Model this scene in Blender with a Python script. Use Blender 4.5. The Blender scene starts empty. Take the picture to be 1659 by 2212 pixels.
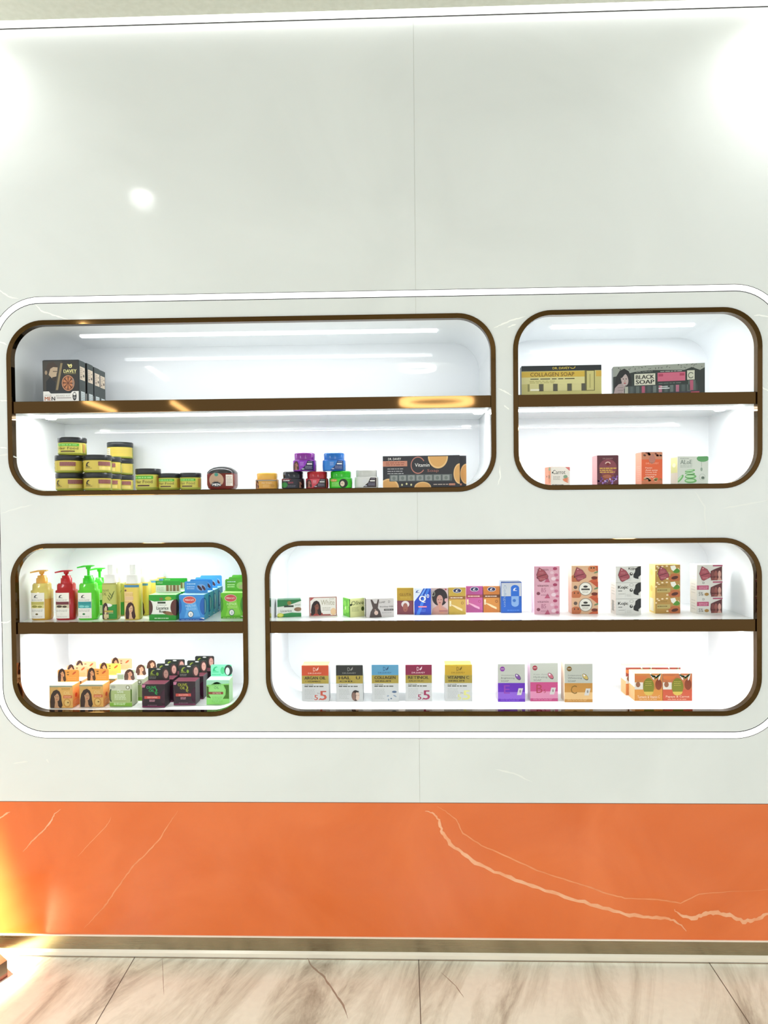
import bpy, bmesh, math, random
from mathutils import Vector, Matrix
random.seed(7)
scene = bpy.context.scene
COL = scene.collection
# ------------------------------------------------------------------ camera
F, VPX, VPY, ROLL, SC, ZC = 1450.0, 870.0, 1080.0, 0.0088, 1.28e-3, 1.28
D = F * SC                                            # camera to wall distance
a = Vector(((VPX - 829.5) / F, -(VPY - 1106) / F, -1)).normalized()
up = Vector((-math.sin(ROLL), math.cos(ROLL), 0)); up = (up - a * up.dot(a)).normalized()
rt = a.cross(up)
W = Matrix((rt, a, up))                               # camera axes -> world axes
cam_data = bpy.data.cameras.new('camera'); cam = bpy.data.objects.new('camera', cam_data); COL.objects.link(cam)
cam_data.sensor_fit = 'VERTICAL'; cam_data.sensor_height = 36; cam_data.lens = F / 2212 * 36
cam_data.clip_start = 0.01
cam.matrix_world = Matrix.Translation((0, -D, ZC)) @ W.to_4x4()
scene.camera = cam
def ray(u, v): return W @ Vector(((u - 829.5) / F, -(v - 1106) / F, -1))
def pix(u, v, y=0.0):                                 # point on the plane Y = y
    r = ray(u, v); k = (D + y) / r.y
    return r.x * k, ZC + r.z * k
def pixz(u, v, z):                                    # point on the plane Z = z
    r = ray(u, v); k = (z - ZC) / r.z
    return r.x * k, r.y * k - D
# ------------------------------------------------------------------ view, world
scene.view_settings.view_transform = 'Standard'
scene.view_settings.look = 'None'
scene.view_settings.gamma = 1
scene.view_settings.exposure = 0.53
world = bpy.data.worlds.new('world'); scene.world = world; world.use_nodes = True
bg = world.node_tree.nodes['Background']
bg.inputs[0].default_value = (0.97, 1.0, 1.06, 1); bg.inputs[1].default_value = 0.84
try:
    scene.cycles.max_bounces = 8; scene.cycles.diffuse_bounces = 4; scene.cycles.glossy_bounces = 4
    scene.cycles.transmission_bounces = 6; scene.cycles.caustics_reflective = False; scene.cycles.caustics_refractive = False
    scene.cycles.sample_clamp_indirect = 4; scene.cycles.use_denoising = True
except Exception: pass
def lamp(name, kind, loc, energy, color=(1, 1, 1), rot=(0, 0, 0), parent=None, **kw):
    l = bpy.data.lights.new(name, kind); l.energy = energy; l.color = color
    for k, v in kw.items(): setattr(l, k, v)
    o = bpy.data.objects.new(name, l); COL.objects.link(o); o.location = loc; o.rotation_euler = rot
    if parent: o.parent = parent
    return o
# brightness of the lamps the shop has
E_PANEL, E_STRIP, E_PUCK, E_DOWN, S_LED, S_RING, S_COVE = 22, 1.6, .5, 6, 3.4, 1.3, 1.6
CEIL_Z = 2.597
# ------------------------------------------------------------------ materials
def lin(h):
    h = h.lstrip('#'); c = [int(h[i:i + 2], 16) / 255 for i in (0, 2, 4)]
    return tuple(x / 12.92 if x <= .04045 else ((x + .055) / 1.055) ** 2.4 for x in c) + (1,)
_M = {}
def P(h, rough=.38, metal=0.0, trans=0.0, coat=0.0, ior=1.45):
    key = (h, rough, metal, trans, coat)
    if key in _M: return _M[key]
    m = bpy.data.materials.new('finish_' + h.strip('#')); m.use_nodes = True
    b = m.node_tree.nodes['Principled BSDF']
    b.inputs['Base Color'].default_value = lin(h); b.inputs['Roughness'].default_value = rough
    b.inputs['Metallic'].default_value = metal; b.inputs['Transmission Weight'].default_value = trans
    b.inputs['Coat Weight'].default_value = coat; b.inputs['Coat Roughness'].default_value = .05
    b.inputs['IOR'].default_value = ior
    m.diffuse_color = lin(h)
    _M[key] = m
    return m
def emis(name, color, strength):
    m = bpy.data.materials.new(name); m.use_nodes = True; nt = m.node_tree
    b = nt.nodes['Principled BSDF']; b.inputs['Base Color'].default_value = (.9, .9, .9, 1)
    b.inputs['Emission Color'].default_value = color + (1,); b.inputs['Emission Strength'].default_value = strength
    return m
def nodes(m):
    nt = m.node_tree; return nt, nt.nodes['Principled BSDF'], nt.nodes.new, nt.links.new
def mottled(name, c0, c1, scale, rough, lo=.35, hi=.65, detail=6, bump=0, distort=0, stretch=(1, 1, 1), rot=(0, 0, 0), coat=0):
    m = bpy.data.materials.new(name); m.use_nodes = True; nt, b, N, L = nodes(m)
    tc = N('ShaderNodeTexCoord'); mp = N('ShaderNodeMapping'); mp.inputs['Scale'].default_value = stretch; mp.inputs['Rotation'].default_value = rot
    nz = N('ShaderNodeTexNoise'); nz.inputs['Scale'].default_value = scale; nz.inputs['Detail'].default_value = detail; nz.inputs['Distortion'].default_value = distort
    cr = N('ShaderNodeValToRGB'); cr.color_ramp.elements[0].position = lo; cr.color_ramp.elements[1].position = hi
    cr.color_ramp.elements[0].color = lin(c0); cr.color_ramp.elements[1].color = lin(c1)
    L(tc.outputs['Object'], mp.inputs['Vector']); L(mp.outputs['Vector'], nz.inputs['Vector']); L(nz.outputs['Fac'], cr.inputs['Fac']); L(cr.outputs['Color'], b.inputs['Base Color'])
    b.inputs['Roughness'].default_value = rough; b.inputs['Coat Weight'].default_value = coat; b.inputs['Coat Roughness'].default_value = .03
    if bump:
        bp = N('ShaderNodeBump'); bp.inputs['Strength'].default_value = bump; L(nz.outputs['Fac'], bp.inputs['Height']); L(bp.outputs['Normal'], b.inputs['Normal'])
    m.diffuse_color = lin(c0)
    return m
M_WALL = mottled('white_polished_stone', '#dde0dd', '#e4e7e4', 2.2, .085, .3, .7, 5, distort=1.2)
M_VEIN = P('#fbfcf6', .15)
M_VEINSOFT = P('#e8eae5', .15)
M_ORANGE = mottled('orange_polished_stone', '#da692f', '#e6773e', 3.0, .14, .3, .7, 8, distort=1.0)
M_OVEIN = mottled('pale_orange_vein', '#f2b68e', '#ee9f70', 20, .14)
M_OVEIN2 = mottled('faint_orange_vein', '#e58a56', '#ee9c68', 20, .14)
M_CEIL = mottled('ceiling_paint', '#d4d5c8', '#dbdcd0', 60, .8)
M_NICHE = P('#eef1f2', .02)
M_NICHE.node_tree.nodes['Principled BSDF'].inputs['Specular IOR Level'].default_value = .6
def metal_mat(name, c, rough, scale=(1, 1, 60)):
    m = bpy.data.materials.new(name); m.use_nodes = True; nt, b, N, L = nodes(m)
    b.inputs['Base Color'].default_value = lin(c); b.inputs['Metallic'].default_value = 1
    tc = N('ShaderNodeTexCoord'); mp = N('ShaderNodeMapping'); mp.inputs['Scale'].default_value = scale
    nz = N('ShaderNodeTexNoise'); nz.inputs['Scale'].default_value = 3; nz.inputs['Detail'].default_value = 3
    mr = N('ShaderNodeMapRange'); mr.inputs['To Min'].default_value = rough * .8; mr.inputs['To Max'].default_value = rough * 1.25
    L(tc.outputs['Object'], mp.inputs['Vector']); L(mp.outputs['Vector'], nz.inputs['Vector']); L(nz.outputs['Fac'], mr.inputs['Value']); L(mr.outputs['Result'], b.inputs['Roughness'])
    m.diffuse_color = lin(c)
    return m
M_BRONZE = metal_mat('polished_bronze', '#523d22', .045, (1, 1, 1))
M_KICK = metal_mat('brushed_champagne_metal', '#a3987f', .26, (1, 1, 90))
M_KICKLIP = P('#f4ecda', .25, .1)
M_LED = emis('led_diffuser', (1, 1, 1), S_LED)
M_RING = emis('led_outline_diffuser', (1, 1, 1), S_RING)
M_COVE = emis('cove_diffuser', (1, 1, .99), S_COVE)
M_LAMP = emis('lamp_diffuser', (1, .98, .94), 14)
M_GAP = P('#3a3a38', .6)
def floor_mat():
    m = bpy.data.materials.new('beige_marble_tile'); m.use_nodes = True; nt, b, N, L = nodes(m)
    tc = N('ShaderNodeTexCoord'); mp = N('ShaderNodeMapping'); mp.inputs['Scale'].default_value = (3.0, .62, 1); m0 = N('ShaderNodeMapping'); m0.inputs['Rotation'].default_value = (0, 0, .32)
    nz = N('ShaderNodeTexNoise'); nz.inputs['Scale'].default_value = 2.6; nz.inputs['Detail'].default_value = 10; nz.inputs['Distortion'].default_value = .7; nz.inputs['Roughness'].default_value = .68
    cr = N('ShaderNodeValToRGB'); e = cr.color_ramp.elements
    e[0].position = .34; e[0].color = lin('#aca693'); e[1].position = .58; e[1].color = lin('#fcffee')
    x = e.new(.47); x.color = lin('#e6e7d4')
    nz2 = N('ShaderNodeTexNoise'); nz2.inputs['Scale'].default_value = 55; nz2.inputs['Detail'].default_value = 4
    mx = N('ShaderNodeMix'); mx.data_type = 'RGBA'; mx.blend_type = 'MULTIPLY'; mx.inputs[0].default_value = .12
    L(tc.outputs['Object'], m0.inputs['Vector']); L(m0.outputs['Vector'], mp.inputs['Vector']); L(mp.outputs['Vector'], nz.inputs['Vector']); L(tc.outputs['Object'], nz2.inputs['Vector'])
    L(nz.outputs['Fac'], cr.inputs['Fac']); L(cr.outputs['Color'], mx.inputs[6]); L(nz2.outputs['Fac'], mx.inputs[7]); L(mx.outputs[2], b.inputs['Base Color'])
    b.inputs['Roughness'].default_value = .13
    m.diffuse_color = lin('#e2d9ca')
    return m
M_FLOOR = floor_mat()
M_GROUT = P('#6e6255', .7)
# ------------------------------------------------------------------ mesh builder
class MB:
    def __init__(s): s.v = []; s.f = []; s.m = []; s.sm = []; s.mats = []
    def mi(s, mat):
        if mat not in s.mats: s.mats.append(mat)
        return s.mats.index(mat)
    def add(s, vs, fs, mat, smooth=False):
        n = len(s.v); s.v += [tuple(v) for v in vs]; i = s.mi(mat)
        for f in fs: s.f.append(tuple(n + k for k in f)); s.m.append(i); s.sm.append(smooth)
    def box(s, x0, x1, y0, y1, z0, z1, mat, b=.0008, mats=None):
        """chamfered box; mats = dict with keys F B L R T D"""
        mats = mats or {}; g = lambda k: mats.get(k, mat)
        b = min(b, (x1 - x0) * .3, (y1 - y0) * .3, (z1 - z0) * .3)
        X, Y, Z = (x0, x1), (y0, y1), (z0, z1); idx = {}; vs = []
        for i in (0, 1):
            for j in (0, 1):
                for k in (0, 1):
                    c = (X[i], Y[j], Z[k]); ins = (X[i] + (b if i == 0 else -b), Y[j] + (b if j == 0 else -b), Z[k] + (b if k == 0 else -b))
                    for ax in range(3):
                        p = list(ins); p[ax] = c[ax]; idx[i, j, k, ax] = len(vs); vs.append(p)
        def q(a_, mt): s.add(vs, [a_], mt)
        n = len(s.v); s.v += [tuple(v) for v in vs]
        def face(l, mt):
            s.f.append(tuple(n + idx[t] for t in l)); s.m.append(s.mi(mt)); s.sm.append(False)
        face([(0, 0, 0, 1), (1, 0, 0, 1), (1, 0, 1, 1), (0, 0, 1, 1)], g('F')); face([(0, 1, 0, 1), (0, 1, 1, 1), (1, 1, 1, 1), (1, 1, 0, 1)], g('B'))
        face([(0, 0, 0, 0), (0, 0, 1, 0), (0, 1, 1, 0), (0, 1, 0, 0)], g('L')); face([(1, 0, 0, 0), (1, 1, 0, 0), (1, 1, 1, 0), (1, 0, 1, 0)], g('R'))
        face([(0, 0, 1, 2), (1, 0, 1, 2), (1, 1, 1, 2), (0, 1, 1, 2)], g('T')); face([(0, 0, 0, 2), (0, 1, 0, 2), (1, 1, 0, 2), (1, 0, 0, 2)], g('D'))
        for i in (0, 1):
            for j in (0, 1): face([(i, j, 0, 0), (i, j, 1, 0), (i, j, 1, 1), (i, j, 0, 1)], g('F') if j == 0 else mat)
            for k in (0, 1): face([(i, 0, k, 0), (i, 1, k, 0), (i, 1, k, 2), (i, 0, k, 2)], mat)
        for j in (0, 1):
            for k in (0, 1): face([(0, j, k, 1), (1, j, k, 1), (1, j, k, 2), (0, j, k, 2)], g('T') if k else mat)
        for i in (0, 1):
            for j in (0, 1):
                for k in (0, 1): face([(i, j, k, 0), (i, j, k, 1), (i, j, k, 2)], mat)
    def loft(s, secs, mat, n=40, cx=0, cy=0, caps=True):
        """secs: (z, rx, ry, exponent)"""
        vs = []
        for z, rx, ry, e in secs:
            for k in range(n):
                t = 2 * math.pi * k / n; c, q = math.cos(t), math.sin(t)
                vs.append((cx + rx * math.copysign(abs(c) ** (2 / e), c), cy + ry * math.copysign(abs(q) ** (2 / e), q), z))
        fs = []
        for i in range(len(secs) - 1):
            for k in range(n):
                k2 = (k + 1) % n; fs.append((i * n + k, i * n + k2, (i + 1) * n + k2, (i + 1) * n + k))
        s.add(vs, fs, mat, True)
        if caps:
            s.add(vs[:n], [tuple(range(n))[::-1]], mat); s.add(vs[-n:], [tuple(range(n))], mat)
    def prism(s, pts, y0, y1, mat):
        n = len(pts); vs = [(x, y0, z) for x, z in pts] + [(x, y1, z) for x, z in pts]
        s.add(vs, [tuple(range(n)), tuple(range(n, 2 * n))[::-1]] + [(k, (k + 1) % n, n + (k + 1) % n, n + k) for k in range(n)], mat)
    def build(s, name, parent=None, loc=None, rz=0):
        me = bpy.data.meshes.new(name); me.from_pydata(s.v, [], s.f)
        for m in s.mats: me.materials.append(m)
        for p, i, q in zip(me.polygons, s.m, s.sm): p.material_index = i; p.use_smooth = q
        me.update()
        o = bpy.data.objects.new(name, me); COL.objects.link(o)
        if parent: o.parent = parent
        if loc: o.location = loc
        if rz: o.rotation_euler.z = rz
        return o
def tag(o, label=None, cat=None, group=None, kind=None):
    if label: o['label'] = label
    if cat: o['category'] = cat
    if group: o['group'] = group
    if kind: o['kind'] = kind
    return o
def empty(name, loc, label, cat, group=None, rz=0):
    o = bpy.data.objects.new(name, None); COL.objects.link(o); o.location = loc; o.rotation_euler.z = rz; o.empty_display_size = .02
    return tag(o, label, cat, group)
# ------------------------------------------------------------------ printing on surfaces
_T = {}
def glyphs(txt, bold=0.0):
    k = (txt, bold)
    if k in _T: return _T[k]
    c = bpy.data.curves.new('t', 'FONT'); c.body = txt; c.resolution_u = 2; c.offset = bold
    o = bpy.data.objects.new('t', c); COL.objects.link(o)
    dg = bpy.context.evaluated_depsgraph_get(); me = bpy.data.meshes.new_from_object(o.evaluated_get(dg))
    vs = [(v.co.x, v.co.y) for v in me.vertices]; fs = [tuple(p.vertices) for p in me.polygons]
    x0 = min(v[0] for v in vs); x1 = max(v[0] for v in vs); y0 = min(v[1] for v in vs); y1 = max(v[1] for v in vs)
    vs = [((x - x0) / (x1 - x0 or 1), (y - y0) / (y1 - y0 or 1)) for x, y in vs]
    COL.objects.unlink(o); bpy.data.objects.remove(o); bpy.data.curves.remove(c); bpy.data.meshes.remove(me)
    _T[k] = (vs, fs); return _T[k]
EPS = .00016
CURVED = set(); ASP = {}
def curve(s):
    CURVED.add(s); return s
def S_box(w, d, h, f='F', z0=0.0):
    def s(u, v, l=1):
        e = EPS * l
        if f == 'F': return (-w / 2 + u * w, -e, z0 + v * h)
        if f == 'R': return (w / 2 + e, u * d, z0 + v * h)
        if f == 'L': return (-w / 2 - e, d * (1 - u), z0 + v * h)
        return (-w / 2 + u * w, v * d, z0 + h + e)
    ASP[s] = {'F': h / w, 'T': d / w}.get(f, h / d)
    return s
def S_round(r, z0, h, a0, a1):                     # round jar, angles from the front, degrees
    def s(u, v, l=1):
        t = math.radians(a0 + (a1 - a0) * u); q = r + .0004 + EPS * l * 2
        return (q * math.sin(t), -q * math.cos(t), z0 + v * h)
    return curve(s)
def S_super(rx, ry, e, z0, h, x0, x1):
    def s(u, v, l=1):
        x = x0 + (x1 - x0) * u; q = min(abs(x) / rx, .999)
        return (x, -ry * (1 - q ** e) ** (1 / e) - .0005 - EPS * l, z0 + v * h)
    return curve(s)
def clip(pts, a_, sign):
    out = []; n = len(pts); ins = lambda p: (p[0] - a_) * sign >= 0
    for i in range(n):
        p, q = pts[i], pts[(i + 1) % n]
        if ins(p): out.append(p)
        if ins(p) != ins(q): t = (a_ - p[0]) / (q[0] - p[0]); out.append((a_, p[1] + t * (q[1] - p[1])))
    return out
def rect(mb, S, u0, v0, u1, v1, m, l=1, n=1):
    if S in CURVED: n = max(n, 2 + int(abs(u1 - u0) * 22))
    vs = []; fs = []
    for k in range(n + 1):
        u = u0 + (u1 - u0) * k / n; vs += [S(u, v0, l), S(u, v1, l)]
    for k in range(n): fs.append((2 * k, 2 * k + 2, 2 * k + 3, 2 * k + 1))
    mb.add(vs, fs, m)
def poly(mb, S, pts, m, l=1):
    if S in CURVED:
        u0 = min(p[0] for p in pts); u1 = max(p[0] for p in pts); n = 1 + int((u1 - u0) * 20)
        for k in range(n):
            q = clip(clip(pts, u0 + (u1 - u0) * k / n, 1), u0 + (u1 - u0) * (k + 1) / n, -1)
            if len(q) > 2: mb.add([S(u, v, l) for u, v in q], [tuple(range(len(q)))], m)
        return
    if S in ASP:
        pts = clip(clip(pts, 0, 1), 1, -1); pts = [(b, c) for c, b in clip(clip([(b, c) for c, b in pts], 0, 1), 1, -1)]
        if len(pts) < 3: return
    mb.add([S(u, v, l) for u, v in pts], [tuple(range(len(pts)))], m)
def ell(mb, S, cu, cv, ru, rv, m, l=1, t0=0, t1=360, n=20, rot=0):
    pts = []
    full = (t1 - t0) >= 360
    for k in range(n + (0 if full else 1)):
        t = math.radians(t0 + (t1 - t0) * k / n); q = ASP.get(S, 1); x, y = ru * math.cos(t), rv * q * math.sin(t); r = math.radians(rot)
        pts.append((cu + x * math.cos(r) - y * math.sin(r), cv + (x * math.sin(r) + y * math.cos(r)) / q))
    poly(mb, S, pts, m, l)
def arc(mb, S, cu, cv, ru, rv, th, m, l=1, t0=0, t1=360, n=24):
    vs = []; fs = []
    for k in range(n + 1):
        t = math.radians(t0 + (t1 - t0) * k / n); c, q = math.cos(t), math.sin(t)
        vs += [S(cu + ru * c, cv + rv * q, l), S(cu + ru * (1 - th) * c, cv + rv * (1 - th) * q, l)]
    for k in range(n): fs.append((2 * k, 2 * k + 1, 2 * k + 3, 2 * k + 2))
    mb.add(vs, fs, m)
def text(mb, S, t, u0, v0, u1, v1, m, l=2, bold=.0, skew=0, vert=False):
    vs, fs = glyphs(t)
    if bold and not vert: text(mb, S, t, u0 + (u1 - u0) * .11 / len(t), v0, u1 + (u1 - u0) * .11 / len(t), v1, m, l + .5, 0, skew)
    if vert: mb.add([S(u0 + (u1 - u0) * y, v1 - (v1 - v0) * x, l) for x, y in vs], fs, m)
    else: mb.add([S(u0 + (u1 - u0) * x, v0 + (v1 - v0) * y + skew * x, l) for x, y in vs], fs, m)
def lines(mb, S, u0, v0, u1, v1, n, m, l=2, fill=.45, seed=1):
    """rows of small print"""
    rd = random.Random(seed); h = (v1 - v0) / n
    for k in range(n):
        v = v1 - (k + 1) * h; u = u0; end = u1 - (u1 - u0) * rd.choice((0, .1, .25))
        while u < end:
            w = (u1 - u0) * rd.uniform(.09, .24); w = min(w, end - u)
            if w > (u1 - u0) * .03: rect(mb, S, u, v + h * .2, u + w, v + h * (.2 + fill), m, l)
            u += w + (u1 - u0) * .035
def woman(mb, S, u0, v0, u1, v1, hair, skin, l=3, flip=False, lips=True, cloth=None):
    """small printed portrait: long hair, face, neck, shoulders"""
    w, h = u1 - u0, v1 - v0
    def p(x, y): return (u0 + ((1 - x) if flip else x) * w, v0 + y * h)
    poly(mb, S, [p(*q) for q in ((.05, 0), (.02, .35), (.12, .72), (.3, .93), (.55, 1), (.78, .9), (.9, .68), (.93, .4), (1, .15), (.9, 0))], hair, l)
    poly(mb, S, [p(*q) for q in ((.36, 0), (.42, .3), (.4, .5), (.62, .34), (.66, .12), (.78, 0))], skin, l + 1)
    c = p(.56, .6); ell(mb, S, c[0], c[1], .19 * w, .235 * h, skin, l + 2, rot=12)
    poly(mb, S, [p(*q) for q in ((.3, .66), (.36, .84), (.58, .92), (.74, .84), (.56, .78), (.42, .66))], hair, l + 3)
    for ex in (.49, .64): c = p(ex, .62); ell(mb, S, c[0], c[1], .035 * w, .02 * h, P('#2a1a16'), l + 3, n=8)
    c = p(.575, .54); ell(mb, S, c[0], c[1], .016 * w, .04 * h, P('#9c6a50'), l + 3, n=8)
    if lips: c = p(.57, .46); ell(mb, S, c[0], c[1], .06 * w, .022 * h, P('#a8423c'), l + 3, n=8)
    if cloth: poly(mb, S, [p(*q) for q in ((.2, 0), (.36, .12), (.66, .1), (.85, 0))], cloth, l + 3)
def afro(mb, S, u0, v0, u1, v1, hair, skin, l=3):
    w, h = u1 - u0, v1 - v0; p = lambda x, y: (u0 + x * w, v0 + y * h)
    c = p(.5, .66); ell(mb, S, c[0], c[1], .48 * w, .34 * h, hair, l)
    poly(mb, S, [p(*q) for q in ((0, 0), (.05, .22), (.35, .34), (.4, .42), (.62, .42), (.66, .32), (.98, .2), (1, 0))], skin, l + 1)
    c = p(.5, .55); ell(mb, S, c[0], c[1], .2 * w, .2 * h, skin, l + 2)
    for ex in (.42, .58): c = p(ex, .57); ell(mb, S, c[0], c[1], .04 * w, .014 * h, P('#241512'), l + 3, n=8)
    c = p(.5, .45); ell(mb, S, c[0], c[1], .06 * w, .02 * h, P('#8e2f33'), l + 3, n=8)
    poly(mb, S, [p(*q) for q in ((.46, .05), (.44, .42), (.5, .46), (.54, .42), (.56, .22), (.75, .2), (.72, .04))], P('#c99178'), l + 3)
def bird(mb, S, cu, cv, w, h, m, l=3):
    """small crest mark: curved plume over a bar"""
    p = lambda x, y: (cu + x * w, cv + y * h)
    poly(mb, S, [p(*q) for q in ((-.45, -.3), (-.38, .05), (-.18, .36), (.15, .5), (.4, .36), (.12, .3), (-.08, .1), (-.1, -.1), (.1, -.24), (.3, -.3))], m, l)
    rect(mb, S, cu - .5 * w, cv - .5 * h, cu + .5 * w, cv - .4 * h, m, l)
# ------------------------------------------------------------------ wall with niches
def rrect(x0, x1, z0, z1, r, n=14):
    pts = []
    for cx, cz, t0 in ((x1 - r, z1 - r, 0), (x0 + r, z1 - r, 90), (x0 + r, z0 + r, 180), (x1 - r, z0 + r, 270)):
        for k in range(n + 1):
            t = math.radians(t0 + 90 * k / n); pts.append((cx + r * math.cos(t), cz + r * math.sin(t)))
    return pts
def sheet(name, outer, holes, y, mat, extra=None, parent=None):
    bm = bmesh.new(); es = []
    for lp in [outer] + holes:
        vs = [bm.verts.new((x, y, z)) for x, z in lp]
        es += [bm.edges.new((vs[i], vs[(i + 1) % len(vs)])) for i in range(len(vs))]
    bmesh.ops.triangle_fill(bm, use_beauty=True, edges=es)
    bm.verts.ensure_lookup_table(); mb = MB(); vs = [v.co[:] for v in bm.verts]
    bm.verts.index_update(); mb.add(vs, [[v.index for v in (f.verts if f.normal.y < 0 else reversed(f.verts))] for f in bm.faces], mat); bm.free()
    return mb
def ribbon(mb, pts, width, mat, y=-.0002, jag=.3, seed=3, taper=True, S=pix, closed=False, sub=5):
    """vein along a pixel-free world polyline [(x,z)...]"""
    rd = random.Random(seed); P2 = []
    for i in range(len(pts) - 1):
        for k in range(sub):
            t = k / sub; P2.append((pts[i][0] * (1 - t) + pts[i + 1][0] * t, pts[i][1] * (1 - t) + pts[i + 1][1] * t))
    P2.append(pts[-1]); vs = []; fs = []; n = len(P2)
    for i, (x, z) in enumerate(P2):
        q = P2[min(i + 1, n - 1)]; o = P2[max(i - 1, 0)]; dx, dz = q[0] - o[0], q[1] - o[1]; d = math.hypot(dx, dz) or 1
        t = i / (n - 1); ww = width * (1 + rd.uniform(-jag, jag)) * (min(1, 4 * t + .15) * min(1, 4 * (1 - t) + .15) if taper else 1) / 2
        ox = rd.uniform(-.25, .25) * width
        nx, nz = -dz / d, dx / d
        vs += [(x + nx * (ww + ox), y, z + nz * (ww + ox)), (x - nx * (ww - ox), y, z - nz * (ww - ox))]
    for i in range(n - 1): fs.append((2 * i, 2 * i + 2, 2 * i + 3, 2 * i + 1))
    mb.add(vs, fs, mat)
def wp(*pp): return [pix(u, v) for u, v in pp]
XL, XR = -3.2, 3.2
ORZ = .437                                       # top of the orange stone band
R_OUT = rrect(-1.152, 1.047, .6165, 1.857, .142)
R_OUT2 = rrect(-1.1505, 1.0455, .618, 1.8555, .1405)
R_IN2 = rrect(-1.1345, 1.0295, .634, 1.8395, .1245)
R_IN = rrect(-1.132, 1.027, .6365, 1.837, .122)
NICHES = dict(UL=(-1.1045, .2580, 1.3010, 1.7905), UR=(.3055, .9775, 1.3035, 1.7945), LL=(-1.1045, -.4350, .6790, 1.1670), LR=(-.3860, .9765, .6800, 1.1690))
RO, FW, DEP = .105, .0135, .290                   # frame corner radius, frame width, niche depth
holes = [rrect(x0 + .004, x1 - .004, z0 + .004, z1 - .004, RO - .004) for x0, x1, z0, z1 in NICHES.values()]
wall = sheet('wall_back', [(XL, ORZ), (XR, ORZ), (XR, CEIL_Z + .05), (XL, CEIL_Z + .05)], [R_OUT], 0, M_WALL)
inner = sheet('inner', R_IN, holes, 0, M_WALL); wall.add(inner.v, inner.f, M_WALL)
sx = pix(900, 900)[0]
for z0, z1 in ((1.857, CEIL_Z), (1.7905, 1.837), (1.169, 1.301), (.6365, .680), (ORZ, .6165)):
    wall.add([(sx - .0005, -.0002, z0), (sx + .0005, -.0002, z0), (sx + .0005, -.0002, z1), (sx - .0005, -.0002, z1)], [(0, 1, 2, 3)], P('#c2c4bc', .3))
veins = [((-40, 600), (0, 628), (18, 641), (40, 646)), ((76, 657), (90, 672), (120, 682), (150, 691)), ((-30, 735), (2, 739), (16, 745)), ((1066, 709), (1085, 700), (1110, 690), (1135, 684)),
         ((1096, 707), (1115, 700)), ((1076, 840), (1092, 846), (1106, 855)), ((1628, 682), (1640, 681), (1670, 686)), ((0, 966), (16, 968)), ((1079, 1005), (1081, 1030), (1075, 1048)),
         ((0, 1344), (14, 1345), (24, 1340)), ((1640, 833), (1655, 842), (1680, 850)), ((1088, 875), (1100, 885)), ((0, 865), (18, 866))]
for i, v in enumerate(veins): ribbon(wall, wp(*v), .0036, M_VEIN, seed=i)
for i, v in enumerate([((-10, 985), (15, 982), (40, 990)), ((0, 1110), (30, 1100), (70, 1090)), ((1500, 1060), (1522, 1095), (1526, 1160)), ((1560, 1098), (1600, 1092), (1659, 1080)),
                       ((1070, 1662), (1110, 1670), (1150, 1690)), ((28, 1650), (60, 1645)), ((100, 1640), (105, 1648))]): ribbon(wall, wp(*v), .004, M_VEINSOFT, seed=30 + i)
YB = .33
wall.add([(XL, 0, 0), (XR, 0, 0), (XR, YB, 0), (XL, YB, 0), (XL, 0, CEIL_Z + .05), (XR, 0, CEIL_Z + .05), (XR, YB, CEIL_Z + .05), (XL, YB, CEIL_Z + .05)], [(3, 2, 6, 7), (0, 3, 7, 4), (2, 1, 5, 6)], M_WALL)
tag(wall.build('wall_back'), kind='structure')
# orange band
ob = MB(); KZ = .058
ob.add([(XL, 0, KZ), (XR, 0, KZ), (XR, 0, ORZ), (XL, 0, ORZ)], [(0, 1, 2, 3)], M_ORANGE)
ob.add([(XL, -.0003, ORZ - .0012), (XR, -.0003, ORZ - .0012), (XR, -.0003, ORZ + .0004), (XL, -.0003, ORZ + .0004)], [(0, 1, 2, 3)], P('#7a4a30', .6))
ribbon(ob, wp((918, 1753), (938, 1757), (950, 1775), (955, 1800), (972, 1822), (1000, 1843), (1035, 1868), (1090, 1892), (1150, 1915), (1220, 1937), (1290, 1957), (1350, 1975), (1400, 1982), (1445, 1984), (1468, 1996), (1482, 2012)), .0095, M_OVEIN, jag=.25, seed=5)
ribbon(ob, wp((1456, 1965), (1470, 1978), (1500, 1984), (1520, 1974), (1545, 1972), (1575, 1976), (1605, 1990), (1630, 1988), (1655, 1976), (1700, 1970)), .0105, M_OVEIN, seed=6)
ribbon(ob, wp((132, 1748), (118, 1758), (108, 1778), (90, 1798), (68, 1818), (50, 1840)), .0036, M_OVEIN, seed=7)
ribbon(ob, wp((22, 1753), (10, 1760), (-10, 1775)), .0042, M_OVEIN, seed=8)
ribbon(ob, wp((384, 1752), (365, 1780), (345, 1812), (318, 1842), (290, 1868), (270, 1895), (245, 1930), (228, 1955), (205, 1980), (182, 2005)), .0034, M_OVEIN2, seed=9)
ribbon(ob, wp((945, 1742), (962, 1752), (985, 1770), (1000, 1800), (1040, 1826), (1100, 1852), (1160, 1880), (1230, 1903), (1270, 1915), (1310, 1930), (1350, 1940), (1420, 1943), (1470, 1951), (1510, 1932), (1560, 1927), (1659, 1922)), .0034, M_OVEIN2, seed=10)
ribbon(ob, wp((240, 1765), (236, 1775), (225, 1790), (195, 1820), (168, 1850)), .002, M_OVEIN2, seed=11)
tag(ob.build('wall_lower'), kind='structure')
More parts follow.
